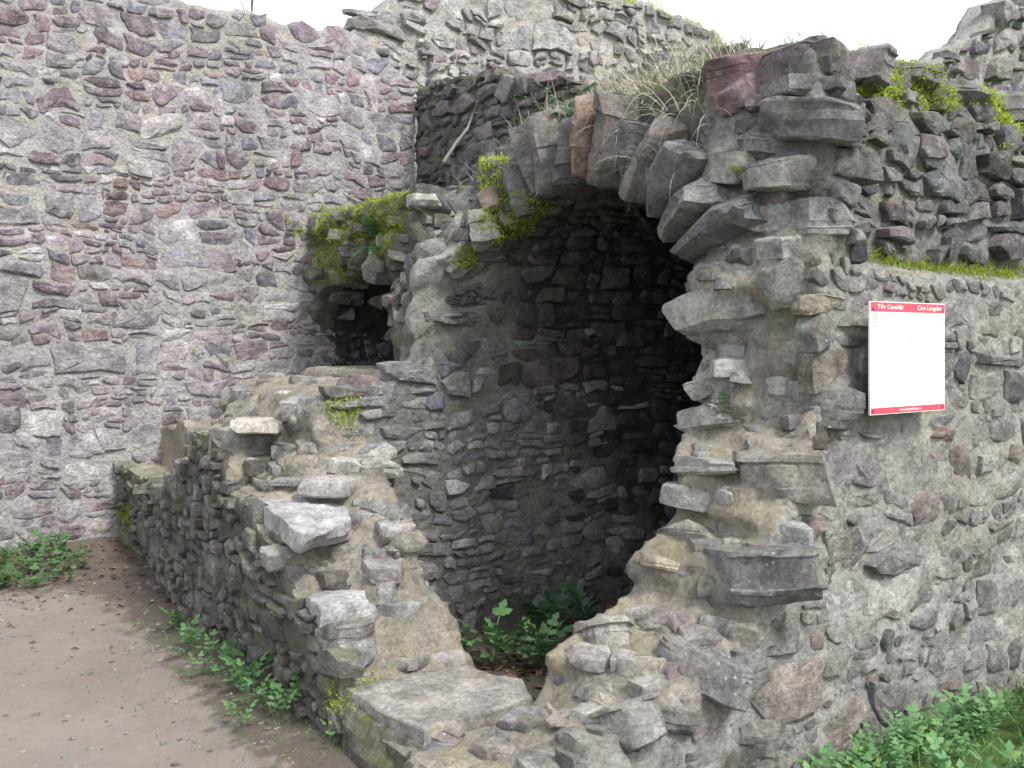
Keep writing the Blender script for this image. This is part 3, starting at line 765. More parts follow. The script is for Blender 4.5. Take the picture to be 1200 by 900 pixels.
for i in range(7):                                                 # small arch
    ang = 46+i*15
    voussoir(ST['ring2'], 6.97, 1.32, .86, 3.30+.12*abs(i-5)/5+rng.uniform(-.05, .05), ang+rng.uniform(-3, 3), rng.uniform(.13, .2), rng.uniform(.2, .32), .34, pick(PAL_U+PAL_D[:2]+[brown]))

# the big recognisable stones, each set on the surface it belongs to
def raycast(px, py):
    d = ray(px, py); ts = np.linspace(2.2, 10, 400); P = EYE+d*ts[:, None]; s = sdf(P); k = np.where((s[:-1] > 0) & (s[1:] < 0))[0]
    if not len(k): return None, None
    k = k[0]; t = ts[k]+(ts[k+1]-ts[k])*s[k]/(s[k]-s[k+1]); return EYE+d*t, t
HERO = [  # px, py, w px, h px, roll deg, protrude m, tint, which
    (834, 362, 92, 56, 12, .07, pale, 'D_brk'), (926, 332, 64, 56, 20, .05, (.27, .27, .25), 'D_brk'), (968, 357, 58, 26, 0, .05, (.36, .31, .25), 'D_brk'),
    (944, 472, 66, 52, -5, .01, (.20, .195, .185), 'D_brk'), (913, 557, 122, 60, 4, .09, (.29, .265, .235), 'D_brk'), (884, 674, 112, 66, 8, .09, (.19, .19, .185), 'D_brk'),
    (997, 647, 74, 70, 50, .02, (.19, .155, .175), 'D'), (1098, 514, 44, 38, 50, .02, (.31, .21, .185), 'D'), (1028, 556, 52, 34, 10, .02, (.25, .24, .235), 'D'),
    (830, 490, 58, 30, 8, .07, pale, 'D_brk'), (822, 545, 62, 26, 3, .08, pale, 'D_brk'), (817, 585, 78, 26, -6, .09, (.27, .26, .24), 'D_brk'), (800, 628, 60, 30, 6, .06, (.28, .26, .22), 'D_brk'),
    (820, 455, 36, 22, 12, .05, pale, 'D_brk'), (868, 440, 32, 18, 0, .04, pale, 'D_brk'), (776, 660, 56, 16, -4, .06, (.42, .36, .28), 'D_brk'),
    (845, 398, 70, 34, -28, .04, (.24, .235, .21), 'D_brk'), (850, 197, 66, 34, 2, .10, pale, 'D_brk'), (912, 204, 76, 40, 4, .07, (.31, .3, .28), 'D_brk'), (888, 255, 28, 26, 0, .05, (.29, .25, .23), 'D_brk'),
    (925, 258, 110, 46, 0, .03, (.25, .245, .24), 'D_brk'), (940, 142, 124, 46, -6, .17, (.21, .205, .205), 'D_brk'), (905, 172, 76, 24, -8, .10, (.20, .195, .195), 'D_brk'),
    (1018, 148, 40, 44, 0, .05, (.23, .19, .185), 'D_brk'), (1052, 160, 42, 46, -4, .07, (.15, .16, .175), 'D'), (1098, 182, 52, 42, -14, .08, (.17, .18, .185), 'D'), (1038, 212, 26, 34, 0, .03, (.15, .155, .165), 'D'),
    (1075, 100, 62, 36, -14, .08, (.2, .2, .2), 'D'), (1150, 180, 60, 36, 0, .05, (.16, .17, .175), 'D'), (1128, 228, 32, 32, 0, .03, (.16, .165, .165), 'D'),
    (870, 108, 58, 40, 18, .08, (.25, .175, .185), 'D_brk'),
    (700, 745, 60, 44, 20, .04, (.33, .31, .27), 'D_brk'), (765, 735, 60, 34, 15, .04, (.30, .28, .25), 'D_brk'), (845, 745, 50, 40, 0, .04, (.24, .23, .21), 'D_brk'), (815, 790, 84, 56, -8, .06, (.20, .195, .185), 'D_brk'),
    (800, 845, 60, 34, -12, .07, (.22, .215, .205), 'D_brk'), (740, 850, 76, 56, 20, .05, (.29, .28, .26), 'D_brk'), (735, 790, 60, 40, 10, .04, (.33, .30, .25), 'D_brk'), (660, 880, 70, 50, 0, .04, (.28, .27, .25), 'D_brk'),
    (580, 880, 56, 44, 0, .04, (.25, .24, .225), 'D_brk'), (880, 790, 70, 60, 10, .05, (.19, .19, .18), 'D_brk'), (880, 870, 80, 50, -5, .05, (.22, .21, .19), 'D_brk'), (690, 820, 60, 34, 8, .03, (.42, .38, .31), 'D_brk'),
    (640, 840, 70, 26, -4, .02, (.40, .33, .27), 'D_brk'), (515, 868, 40, 30, 0, .04, (.22, .19, .19), 'D_brk'), (925, 745, 56, 50, 0, .03, (.2, .2, .185), 'D_brk'), (950, 620, 50, 34, 0, .03, (.27, .22, .20), 'D'),
    
    (438, 664, 26, 14, 0, .03, (.33, .28, .27), 'B_brk'), 
    (330, 530, 60, 30, 0, .03, (.25, .25, .23), 'B_brk'), (400, 750, 72, 40, 0, .04, (.26, .25, .235), 'B_brk'), (440, 600, 56, 26, 0, .03, (.30, .29, .27), 'B_brk'), (450, 640, 50, 24, 0, .02, (.31, .29, .26), 'B_brk'),
    (424, 462, 44, 46, 0, .02, (.23, .175, .18), 'C'), (470, 466, 50, 42, 0, .02, (.19, .185, .18), 'C'), (612, 547, 46, 26, 0, .02, (.20, .17, .17), 'C'), (532, 432, 40, 18, 0, .02, (.17, .17, .19), 'C'), (530, 467, 42, 20, 0, .02, (.16, .17, .195), 'C'),
    (560, 268, 28, 46, 20, .04, (.30, .29, .27), 'V'), (522, 282, 46, 24, 38, .05, (.34, .33, .31), 'V'), (470, 300, 60, 16, -8, .05, (.33, .3, .26), 'V'), (450, 345, 20, 34, -30, .04, (.40, .31, .25), 'V'), (464, 368, 20, 26, -40, .05, (.36, .35, .32), 'V'),
    (620, 165, 76, 18, 18, .08, (.27, .26, .25), 'V'), (560, 160, 60, 26, 8, .05, (.2, .2, .2), 'V'), (545, 215, 40, 34, 10, .08, (.19, .19, .2), 'V'), (590, 205, 44, 34, -12, .08, (.2, .2, .21), 'V'), (530, 240, 36, 30, 30, .09, (.21, .21, .215), 'V')]
HP = {}
for px, py, wp, hp, roll, pro, c, key in HERO:
    P, t = raycast(px, py)
    if P is None: print('hero miss', px, py); continue
    g = grad(P[None])[0]
    f = t/1100.0; hw = wp*f/2; hh = hp*f/2
    # the wall direction it lies along: bedding level, long side along the face
    fl = g*np.array([1, 1, .15]); fl /= np.linalg.norm(fl)
    U = np.cross(uz, fl); U /= np.linalg.norm(U); 
    vis = abs(U@RGT); hw = min(hw/max(vis, .6), .2)
    r = math.radians(roll); U2 = U*math.cos(r)+uz*math.sin(r); V2 = np.cross(fl, U2)
    if U@RGT < 0: U2 = U*math.cos(-r)+uz*math.sin(-r); V2 = np.cross(fl, U2)
    dp = max(.07, hw*.5); pro = pro*.55
    c0 = P+fl*(pro-dp)
    S = ST[key]
    S.slab(c0, (U2, V2, fl), (hw, hh*.95, dp), np.array(c)*rng.uniform(.95, 1.05))
# broad flat stones of the stepped wall, lying level
def tread(px, z, th, tint):
    Q = np.array([at(x, y, Z=z)[:2] for x, y in px]); Q[:, 0] = np.maximum(Q[:, 0], 1.515); c = Q.mean(0); Q = Q-c
    if (Q[:, 0]*np.roll(Q[:, 1], -1)-np.roll(Q[:, 0], -1)*Q[:, 1]).sum() < 0: Q = Q[::-1]
    ST['tread'].poly((c[0], c[1], z-th/2), np.eye(3), Q, th/2, th/2, tint, .010, True, .05, .004, .03, 30, 10, .02, 3)
for q in TREADS: tread(*q)
# capstones on the highest corner of the side wall
def cap(c, half, rot, tint, key='cap', n=7):
    a = math.radians(rot[2]); U = np.array([math.cos(a), math.sin(a), math.tan(math.radians(rot[1]))]); U /= np.linalg.norm(U)
    V_ = np.cross(np.array([0, math.sin(math.radians(rot[0])), math.cos(math.radians(rot[0]))]), U); V_ /= np.linalg.norm(V_)
    W_ = np.cross(U, V_); S = ST[key]; S.slab(np.asarray(c)-[0, 0, .05], (U, W_, -V_), (half[0], half[2], half[1]), tint)
def capx(px, py, Y, half, rot, tint, key='cap'): cap(at(px, py, Y=Y), half, rot, tint, key)
capx(932, 68, 2.58, (.17, .16, .08), (5, 4, -8), (.225, .185, .205))
capx(1004, 70, 2.56, (.09, .15, .085), (-4, -12, 0), (.27, .235, .235))
capx(866, 72, 2.75, (.07, .12, .075), (0, 14, 10), (.27, .165, .18))
capx(958, 100, 2.50, (.20, .2, .05), (0, 3, 0), (.24, .22, .23))
capx(1060, 88, 2.62, (.12, .16, .06), (0, -10, 0), (.22, .21, .21))
capx(1175, 112, 2.62, (.16, .16, .07), (0, 5, 0), (.24, .21, .22))
capx(1120, 105, 2.62, (.12, .15, .06), (0, -5, 0), (.2, .2, .2))
print('hero', round(time.time()-T0, 1))

ST['tread'].finish(front_wall, M['stone_tread'], 60, 'step_stone'); ST['ring'].finish(chamber, M['stone_dark'], 60, 'arch_stone'); ST['ring2'].finish(side_arch, M['stone_moss'], 60, 'arch_stone'); ST['cap'].finish(side_wall, M['stone_dark'], 60, 'capstone')
ST['B_out'].finish(front_wall, M['stone_dark'], 150); ST['B_brk'].finish(front_wall, M['stone'], 140)
ST['C'].finish(chamber, M['stone_in'], 150); ST['V'].finish(chamber, M['stone_dark'], 145)
ST['D'].finish(side_wall, M['stone'], 150); ST['D_brk'].finish(side_wall, M['stone'], 145)
ST['X'].finish(cross_wall, M['stone_dark'], 200); ST['Ar'].finish(side_arch, M['stone_moss'], 150)
print('finished stones', round(time.time()-T0, 1))

# door slab and its kerb stone
S = Stones()
Q = np.array([(1.55, 3.43), (1.56, 3.15), (1.60, 2.87), (1.83, 2.87), (2.09, 2.90), (2.13, 3.02), (2.08, 3.36), (1.8, 3.42)])[::-1]-[1.82, 3.13]
S.poly((1.82, 3.13, .20), np.eye(3), Q, .045, .04, (.215, .20, .18), .010, True, .015, 0, .012, 30, 5, .006, 0)
S.finish(front_wall, stone_mat('slab_stone', relief=.12, lichen=.10, moss=.05, fleck=.5), 5, 'door_slab')
S = Stones()
S.slab((1.60, 3.13, .10), (uy, uz, -ux), (.34, .105, .10), (.15, .135, .11), step=.003, rough=.02)
S.finish(front_wall, M['stone_moss'], 5, 'kerb_stone')

# ------------------------------------------------------------------ straight walls
def wall(parent, O, U, Nn, L, tops, thick, res, mort, amp, seed, z0=-.1):
    """a solid wall: displaced front, level top following `tops`, plain back and ends"""
    nu = int(L/res); us = np.linspace(0, L, nu+1)
    tp = I(us, [a for a, _ in tops], [b for _, b in tops])+fbm(np.stack([us*3.1, us*0+seed, us*0], 1), 3, seed)*.09
    nv = int(max(tp)/res); vs = np.linspace(0, 1, nv+1)
    uu, vv = np.meshgrid(us, vs, indexing='ij'); zz = z0+(tp[:, None]-z0)*vv
    P = O+uu[..., None]*U+zz[..., None]*uz
    P = P+Nn*(fbm(P*np.array([5, 5, 8.]), 4, seed)*amp+fbm(P*.9, 2, seed+5)*.05)[..., None]
    V = [P.reshape(-1, 3)]; F = []
    idx = np.arange((nu+1)*(nv+1)).reshape(nu+1, nv+1)
    F.append(np.stack([idx[:-1, :-1], idx[1:, :-1], idx[1:, 1:], idx[:-1, 1:]], -1).reshape(-1, 4))
    base = idx.size; K = 5
    Tt = np.stack([P[:, -1]-Nn*thick*k/K+uz*(0 if k < K else 0) for k in range(1, K+1)], 1)
    Tt[:, :-1, 2] += fbm(Tt[:, :-1]*4, 3, seed)*.08
    V.append(Tt.reshape(-1, 3)); ti = np.arange((nu+1)*K).reshape(nu+1, K)+base
    ti = np.concatenate([idx[:, -1:], ti], 1)
    F.append(np.stack([ti[:-1, :-1], ti[1:, :-1], ti[1:, 1:], ti[:-1, 1:]], -1).reshape(-1, 4))
    b2 = base+(nu+1)*K; Bk = P[:, 0]-Nn*thick; V.append(Bk); bi = np.arange(nu+1)+b2
    F.append(np.stack([ti[:-1, -1], ti[1:, -1], bi[1:], bi[:-1]], -1))
    V = np.concatenate(V); F = np.concatenate(F)
    if np.dot(np.cross(U, uz), Nn) < 0: F = F[:, ::-1]
    mesh_obj('mortar_core', V, F, mort, parent)
    for e in (0, -1):                                               # end faces
        col = [P[e, j] for j in range(0, nv+1, 4)]
        if not np.allclose(col[-1], P[e, -1]): col.append(P[e, -1])
        v = col+[c-Nn*thick for c in col]; n_ = len(col)
        mesh_obj('end_face', v, [(j, j+1, n_+j+1, n_+j) for j in range(n_-1)], mort, parent, smooth=False)
    return lambda u: I(u, us, tp), (lambda Q: fbm(Q*np.array([5, 5, 8.]), 4, seed)*amp+fbm(Q*.9, 2, seed+5)*.05)
def wall_stones(parent, O, U, Nn, cells, topf, disp, joint, fr, pal, mat, limit, drop=.08, amp=.05, back=.06, p=9, palf=None, n=4):
    S = Stones(); good = []
    for P, r in cells:
        inf = poly_info(P)
        if inf is None or inf[0] < .0008 or inf[1][1] > topf(inf[1][0])-.02 or rng.random() < drop: continue
        good.append((P, inf))
    C = np.array([O+i[1][0]*U+i[1][1]*uz for _, i in good]); d = disp(C)
    for (P, i), c, dd in zip(good, C, d):
        q = pal if palf is None else palf(i[1])
        face_stone(S, P, (c+Nn*dd, U, uz, Nn), joint, rng.uniform(*fr), back, pick(q), p, n, amp)
    S.finish(parent, mat, limit); return S
# the tall pale wall, facing the camera side (-Y)
OA = np.array([-4.5, 7.8, 0.])
tf, dp = wall(bound_wall, OA, ux, -uy, 8.75, [(0, 4.5), (5.6, 4.42), (7.4, 4.38), (8.0, 4.36), (8.3, 4.3), (8.75, 4.02)], .9, .035, M['mortar_A'], .014, 31)
pale_low = [(.36, .34, .32), (.30, .28, .27), (.33, .28, .26), (.27, .25, .25), (.25, .19, .19), (.40, .38, .36)]
for o in list(COL.objects):                                         # shade of the small arch's hollow, painted on the pale wall
    if o.parent is bound_wall and o.name.startswith('mortar_core'):
        me = o.data; me.materials.append(M['mortar_shade']); pc = np.zeros(len(me.polygons)*3, np.float32); me.polygons.foreach_get('center', pc); pc = pc.reshape(-1, 3).astype(float)
        q = (pc[:, 0]+fbm(pc*5, 3, 93)*.25 > 3.42) & (pc[:, 2]+fbm(pc*5, 3, 94)*.15 < 2.15); me.polygons.foreach_set('material_index', q.astype(np.int32))
def palA(c):
    if c[0] > 7.90 and c[1] < 2.15: return PAL_SHADE  # stones within the hollow coloured dark as painted shade
    if c[1] < 2.2 and rng.random() < .6: return pale_low
    return PAL_A
wall_stones(bound_wall, OA, ux, -uy, coursing(5.0, 8.75, 0, 4.45, (.07, .21), (.8, 2.1), seed=21, warp=1.3, split=.3), tf, dp, .004, (.003, .018), PAL_A, M['stone_pale'], 285, drop=.03, amp=.07, palf=palA)
wall_stones(bound_wall, OA, ux, -uy, coursing(.1, 5.0, 0, 4.4, (.10, .22), (.8, 2.1), seed=22), tf, dp, .008, (-.004, .024), PAL_A, M['stone_pale'], 0, drop=.1, amp=.07, palf=palA)
# upper wall beyond
OF = np.array([3.3, 8.45, 0.])
PAL_F = [(.36, .34, .33), (.30, .27, .27), (.40, .385, .37), (.26, .24, .25), (.33, .29, .27), (.24, .20, .21)]
tf, dp = wall(upper_wall, OF, ux, -uy, 7.5, [(0, 4.2), (.55, 4.6), (.9, 4.9), (1.2, 5.15), (1.5, 5.4), (3, 5.65), (4.5, 5.7), (5.4, 5.6), (6.5, 5.3), (7.5, 4.4)], .8, .05, mortar_mat('mortar_far', (.42, .39, .37), (.50, .47, .44), (.25, .24, .22), moss=.25), .05, 33)
wall_stones(upper_wall, OF, ux, -uy, coursing(0, 7.5, 2.6, 5.8, (.11, .26), (.9, 2.), seed=23, warp=1.3), tf, dp, .012, (.0, .07), PAL_F, M['stone'], 285, amp=.09, back=.1)
# broken wall at the far right
OG = np.array([5.95, 3.78, 0.])
tops = [(0, 3.40), (.2, 3.55), (.5, 3.66), (.7, 3.8), (.9, 3.9), (1.2, 4.2), (1.7, 4.4), (4, 4.6)]
tf, dp = wall(far_ruin, OG, ux, -uy, 4, tops, .28, .05, M['mortar_D'], .04, 35)
wall_stones(far_ruin, OG, ux, -uy, coursing(0, 4, 2.2, 4.6, (.11, .24), (.9, 2.), seed=24), tf, dp, .012, (.01, .08), PAL_U+[(.28, .23, .23)], M['stone'], 200, amp=.09, back=.1)
print('walls', round(time.time()-T0, 1))

# ------------------------------------------------------------------ ground
m, t, b = mat_new('trodden_earth'); n = N(t)
geo = n.node('ShaderNodeNewGeometry'); P = geo.outputs['Position']
col = n.mix(n.ramp(n.noise(P, 1.3, 6, .6), .35, .65), (.255, .217, .19), (.325, .284, .25))
col = n.mix(n.ramp(n.noise(P, 22, 6, .7), .5, .7, 0, .5), col, (.27, .21, .17))
at_ = n.node('ShaderNodeAttribute'); at_.attribute_name = 'tint'; sp = n.node('ShaderNodeSeparateColor'); t.links.new(at_.outputs['Color'], sp.inputs[0])
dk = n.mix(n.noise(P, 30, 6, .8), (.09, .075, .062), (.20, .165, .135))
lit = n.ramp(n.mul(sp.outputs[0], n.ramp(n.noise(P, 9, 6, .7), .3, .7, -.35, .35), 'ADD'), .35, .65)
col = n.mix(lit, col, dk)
gr = n.ramp(n.mul(sp.outputs[1], n.ramp(n.noise(P, 7, 6, .7), .3, .7, -.3, .3), 'ADD'), .4, .7)
col = n.mix(gr, col, n.mix(n.noise(P, 40, 5, .8), (.05, .10, .025), (.13, .20, .06)))
t.links.new(col, b.inputs['Base Color'])
nb = n.bump(n.noise(P, 7, 10, .75), .9, .05); nb = n.bump(n.noise(P, 70, 6, .8), .9, .008, nb); t.links.new(nb, b.inputs['Normal'])
M['earth'] = m
def ground_z(X, Y):
    P = np.stack([X, Y, X*0], -1)
    z = fbm(P*1.1, 3, 51)*.03+fbm(P*7, 2, 52)*.008
    z = z+.10*np.clip((X-2.4)/1.0, 0, 1)*np.clip((2.2-Y)/.3, 0, 1)*0
    dB = np.clip(1-np.abs(X-1.5)/.5, 0, 1)*(Y > 2.9); z = z+.05*dB
    dA = np.clip(1-np.abs(Y-7.75)/.7, 0, 1); z = z+.06*dA*(X < 1.7)
    return z-.02
def gsheet(name, x0, x1, y0, y1, res, hole=None, zoff=0.):
    xs = np.arange(x0, x1+res/2, res); ys = np.arange(y0, y1+res/2, res)
    X, Y = np.meshgrid(xs, ys, indexing='ij'); Z = ground_z(X, Y)+zoff
    V = np.stack([X, Y, Z], -1).reshape(-1, 3); id_ = np.arange(len(V)).reshape(X.shape)
    F = np.stack([id_[:-1, :-1], id_[1:, :-1], id_[1:, 1:], id_[:-1, 1:]], -1).reshape(-1, 4)
    x, y = V[:, 0], V[:, 1]
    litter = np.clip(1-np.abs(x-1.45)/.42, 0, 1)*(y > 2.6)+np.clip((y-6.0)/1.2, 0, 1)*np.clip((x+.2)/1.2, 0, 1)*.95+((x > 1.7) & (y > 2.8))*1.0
    green = np.clip((y-6.5)/.7, 0, 1)*np.clip((1.1-x)/.6, 0, 1)*.9+((y < 2.3) & (x > 2.3))*1.0*np.clip((x-2.4)/.5, 0, 1)+np.clip(1-np.abs(x-1.25)/.3, 0, 1)*.35*(y > 3)
    tt = np.zeros((len(V), 3)); tt[:, 0] = np.clip(litter, 0, 1); tt[:, 1] = np.clip(green, 0, 1)
    return mesh_obj(name, V, F, M['earth'], None, tt, kind='structure')
gsheet('path', -3.0, 7.0, -1.0, 8.2, .05)
gd = [-300, -100, -40, -15, -6, -3.0, 0, 3.5, 7.0, 12, 30, 100, 300]
gV = []; gF = []
for i, x in enumerate(gd):
    for j, y in enumerate(gd): gV.append((x, y, -.12))
for i in range(len(gd)-1):
    for j in range(len(gd)-1): gF.append((i*13+j, (i+1)*13+j, (i+1)*13+j+1, i*13+j+1))
mesh_obj('ground', gV, gF, M['earth'], None, np.tile([.3, .8, 0], (len(gV), 1)), kind='structure')

# ------------------------------------------------------------------ the information board
sign = thing('information_board', 'white information board with red header and footer bands on the rough wall', 'sign', (3.55, 2.245, 1.31))
def boxm(name, lo, hi, mat, parent, bev=0.0):
    x0, y0, z0 = lo; x1, y1, z1 = hi
    V = [(x0, y0, z0), (x1, y0, z0), (x1, y1, z0), (x0, y1, z0), (x0, y0, z1), (x1, y0, z1), (x1, y1, z1), (x0, y1, z1)]
    F = [(0, 3, 2, 1), (4, 5, 6, 7), (0, 1, 5, 4), (1, 2, 6, 5), (2, 3, 7, 6), (3, 0, 4, 7)]
    return mesh_obj(name, V, F, mat, parent, smooth=False)
sx0, sx1, sz0, sz1, sy = 3.238, 3.755, 1.310, 1.758, 2.235
boxm('panel', (sx0, sy, sz0), (sx1, sy+.008, sz1), M['sign_white'], sign)
boxm('header_band', (sx0+.003, sy-.0012, sz1-.040), (sx1-.003, sy-.0002, sz1-.003), M['sign_red'], sign)
boxm('footer_band', (sx0+.003, sy-.0012, sz0+.003), (sx1-.003, sy-.0002, sz0+.027), M['sign_red'], sign)
boxm('batten', (sx0+.17, sy+.0085, sz0+.03), (sx0+.21, 2.34, sz1-.03), M['sign_edge'], sign)
boxm('batten', (sx1-.09, sy+.0085, sz0+.03), (sx1-.05, 2.34, sz1-.03), M['sign_edge'], sign)
def text(s, x, z, size, mat, sxs=1.0, rot=0., align='LEFT'):
    c = bpy.data.curves.new('lettering', 'FONT'); c.body = s; c.size = size; c.align_x = align; c.resolution_u = 2; c.extrude = .0003
    o = bpy.data.objects.new('lettering', c); COL.objects.link(o)
    bpy.context.view_layer.update(); dg = bpy.context.evaluated_depsgraph_get()
    me = bpy.data.meshes.new_from_object(o.evaluated_get(dg)); bpy.data.objects.remove(o); 
    Vv = np.array([v.co[:] for v in me.vertices]); ca, sa = math.cos(rot), math.sin(rot)
    q = Vv[:, 0]*sxs; r = Vv[:, 1]; W = np.stack([x+q*ca-r*sa, sy-.0017-Vv[:, 2], z+q*sa+r*ca], 1)
    F = [tuple(p.vertices) for p in me.polygons]
    return mesh_obj('lettering', W, F, mat, sign, smooth=False)
text('Tŵr Canoldir', sx0+.045, sz1-.029, .026, M['sign_white'], 1.2)
text('Cam Longdim', sx1-.20, sz1-.029, .026, M['sign_white'], 1.2)
text('www.castell.cymru', sx0+.19, sz0+.010, .016, M['sign_white'], 1.25)
for k in range(4):
    for x, a in ((sx0+.03, -1), (sx1-.03, 1)):
        z = sz1-.055-k*.014; mt = M['sign_red']
        V = [(x-.017, sy-.001, z-a*.006), (x+.017, sy-.001, z+a*.006), (x+.017, sy-.001, z+a*.006+.003), (x-.017, sy-.001, z-a*.006+.003)]
        mesh_obj('stripe', V, [(0, 1, 2, 3)], mt, sign, smooth=False)
for x, z, w_, h_ in ((3.505, 1.60, .016, .02), (3.55, 1.57, .01, .012), (3.565, 1.53, .03, .005), (3.555, 1.50, .004, .045), (3.575, 1.50, .004, .045), (3.566, 1.46, .03, .004), (3.552, 1.40, .004, .05), (3.578, 1.40, .004, .05), (3.565, 1.43, .02, .004), (3.53, 1.665, .01, .012), (3.42, 1.675, .07, .004), (3.67, 1.675, .07, .004), (3.42, 1.665, .05, .003), (3.67, 1.665, .05, .003)):
    x = x-.053 if x != 3.505 else x
    boxm('print_mark', (x-w_/2, sy-.0008, z-h_/2), (x+w_/2, sy-.0002, z+h_/2), M['sign_grey'], sign)
for x in (sx0+.018, sx1-.018):
    for z in (sz0+.016, sz1-.03):
        V = [(x+.006*math.cos(a), yy, z+.006*math.sin(a)) for yy in (sy, sy-.004) for a in np.linspace(0, 6.28, 9)[:-1]]
        mesh_obj('screw', V, [tuple(range(8, 16))]+[(i, (i+1) % 8, 8+(i+1) % 8, 8+i) for i in range(8)], M['screw'], sign, smooth=False)

# ------------------------------------------------------------------ plants
def blades(P, Nn, ln, wd, droop, mat, name, label, cat, seed=0, kind='stuff', lean=.5, segs=4):
    r_ = np.random.default_rng(seed); V = []; F = []; o = 0
    for p, nn in zip(P, Nn):
        L = ln*r_.uniform(.5, 1.25); d = np.array(nn)*.7+uz*.5+r_.normal(0, lean, 3); d /= np.linalg.norm(d)
        side = np.cross(d, r_.normal(0, 1, 3)); side /= np.linalg.norm(side)
        q = np.array(p, float)-d*.01; dr = droop*r_.uniform(.3, 1.4)
        for k in range(segs+1):
            w_ = wd*(1-k/segs*.9); V += [q-side*w_, q+side*w_]
            q = q+d*L/segs; d = d-uz*dr/segs; d /= np.linalg.norm(d)
            if k < segs: F.append((o+2*k, o+2*k+1, o+2*k+3, o+2*k+2))
        o += 2*(segs+1)
    ob = mesh_obj(name, V, np.array(F), mat, None, kind=kind); tag(ob, label, cat); return ob
vN = np.zeros_like(IV)
for k in range(4): np.add.at(vN, IF[:, k], FN)
vN /= np.maximum(np.linalg.norm(vN, axis=1), 1e-9)[:, None]
# visible surface samples
def near(px, py, rad, k, cond=None, seed=0):
    """k surface points of the solid around the point seen at px,py, within rad metres"""
    c, t = raycast(px, py)
    if c is None: print('near miss', px, py); return None, None, None
    d = np.linalg.norm((IV-c)/np.array(rad), axis=1) if not np.isscalar(rad) else np.linalg.norm(IV-c, axis=1)/rad
    nz_ = fbm(IV*9, 2, 77)*.45
    ok = (d+nz_ < 1)
    if cond is not None: ok &= cond(IV, vN)
    ids = np.where(ok)[0]
    if not len(ids): return None, None, c
    r_ = np.random.default_rng(seed); s = r_.choice(ids, k); return IV[s]+r_.normal(0, .018, (k, 3)), vN[s], c
SV = np.concatenate([IV]+[a for a, b in SURF]); SN = np.concatenate([vN]+[b for a, b in SURF])
_k = (SV[:, 0] < 4.8) & (SV[:, 1] < 7.9); SV = SV[_k]; SN = SN[_k]; _d = sdf(SV); _k = (_d > -.012); SV = SV[_k]; SN = SN[_k]
def near_all(px, py, rad, k, seed):
    c, t = raycast(px, py)
    if px > 1000 and py < 120: c = at(px, py, Y=2.56)
    if c is None: return None, None, None
    d = np.linalg.norm(SV-c, axis=1)/rad+fbm(SV*9, 2, 77)*.5
    ids = np.where(d < 1)[0]
    if not len(ids): return None, None, c
    r_ = np.random.default_rng(seed); s = r_.choice(ids, k); return SV[s]+r_.normal(0, .010, (k, 3)), SN[s], c
MOSS = [(392, 275, .42, 7500, 'bright moss hanging over the left haunch of the small broken arch'),
        (440, 242, .40, 6500, 'moss cushion on top of the small broken arch'),
        (600, 250, .19, 2600, 'yellow green moss streak beside the slate arch stones'),
        (580, 208, .13, 1200, 'small bright moss tuft above the moss streak near the arch mouth'),
        (545, 300, .07, 350, 'little moss tuft under the ragged left arch stones'),
        (402, 482, .10, 500, 'moss patch on the corner of the low broken wall'),
        (1022, 95, .17, 1800, 'hanging moss below the pale purple capstone'),
        (1165, 100, .30, 3500, 'moss cushion on the wall top towards the right edge'),
        (1085, 80, .24, 2400, 'thin moss edging the wall top right of the capstones'),
        (868, 195, .05, 260, 'moss tuft between two grey slabs right of the arch'),
        (450, 432, .13, 500, 'mossy grass on the flat stump at the foot of the dark hollow'),
        (425, 815, .12, 500, 'moss line on the kerb stone below the door slab'),
        (150, 630, .30, 1300, 'dark moss on the low mossy block in the wall corner')]
for i, (px, py, rad, k, lab) in enumerate(MOSS):
    P_, N_, c = near_all(px, py, rad, int(k*2.6), i)
    if P_ is None: continue
    ln = .017 if i < 12 else .012
    blades(P_, N_, ln, .0032, .8, M['moss'], 'moss_patch', lab, 'moss', seed=i, lean=.6, segs=1)
for i, (px, py, rad, k, ln, mat, lab) in enumerate([
        (1125, 316, (.75, .14, .07), 2600, .035, 'moss', 'short grass along the narrow ledge above the board'),
        (400, 240, .3, 260, .09, 'grass', 'green grass tufts on the small mossy arch'),
        (290, 590, .01, 2, .02, 'grass', '')]):
    if not lab: continue
    P_, N_, c = near(px, py, rad, k, (lambda v, nn: nn[:, 2] > .3), seed=40+i)
    if P_ is not None: blades(P_, N_, ln, .003, .9, M[mat], 'grass_tuft', lab, 'grass', seed=60+i)
def top_pts(x0, x1, y0, y1, k, z0=2.3, seed=0, hang=False):
    ok = (IV[:, 0] > x0) & (IV[:, 0] < x1) & (IV[:, 1] > y0) & (IV[:, 1] < y1) & (IV[:, 2] > z0) & (vN[:, 2] > (.1 if hang else .45))
    ids = np.where(ok)[0]; r_ = np.random.default_rng(seed); s = r_.choice(ids, k); return IV[s]+r_.normal(0, .02, (k, 3)), vN[s]
P_, N_ = top_pts(3.0, 3.5, 2.95, 4.5, 300, seed=1, hang=True)
blades(P_, N_+np.array([-.5, -.2, 0]), .28, .0026, 1.6, M['straw'], 'dry_grass', 'long dry straw coloured grass hanging over the arch crown', 'grass', 81, lean=.55, segs=6)
P_, N_ = top_pts(3.2, 5.2, 2.8, 5.2, 6000, seed=12)
blades(P_, N_, .09, .003, 2.0, M['straw'], 'thatch', 'matted dead grass thatch covering the mound behind the arch', 'grass', 87, lean=1.0, segs=3)
P_, N_ = top_pts(2.95, 3.4, 2.85, 3.5, 260, seed=11, hang=True)
blades(P_, N_+np.array([-.9, -.5, -.2]), .30, .0022, 2.2, M['straw'], 'hanging_grass', 'pale grass stems hanging down beside the right side of the arch crown', 'grass', 86, lean=.5, segs=7)
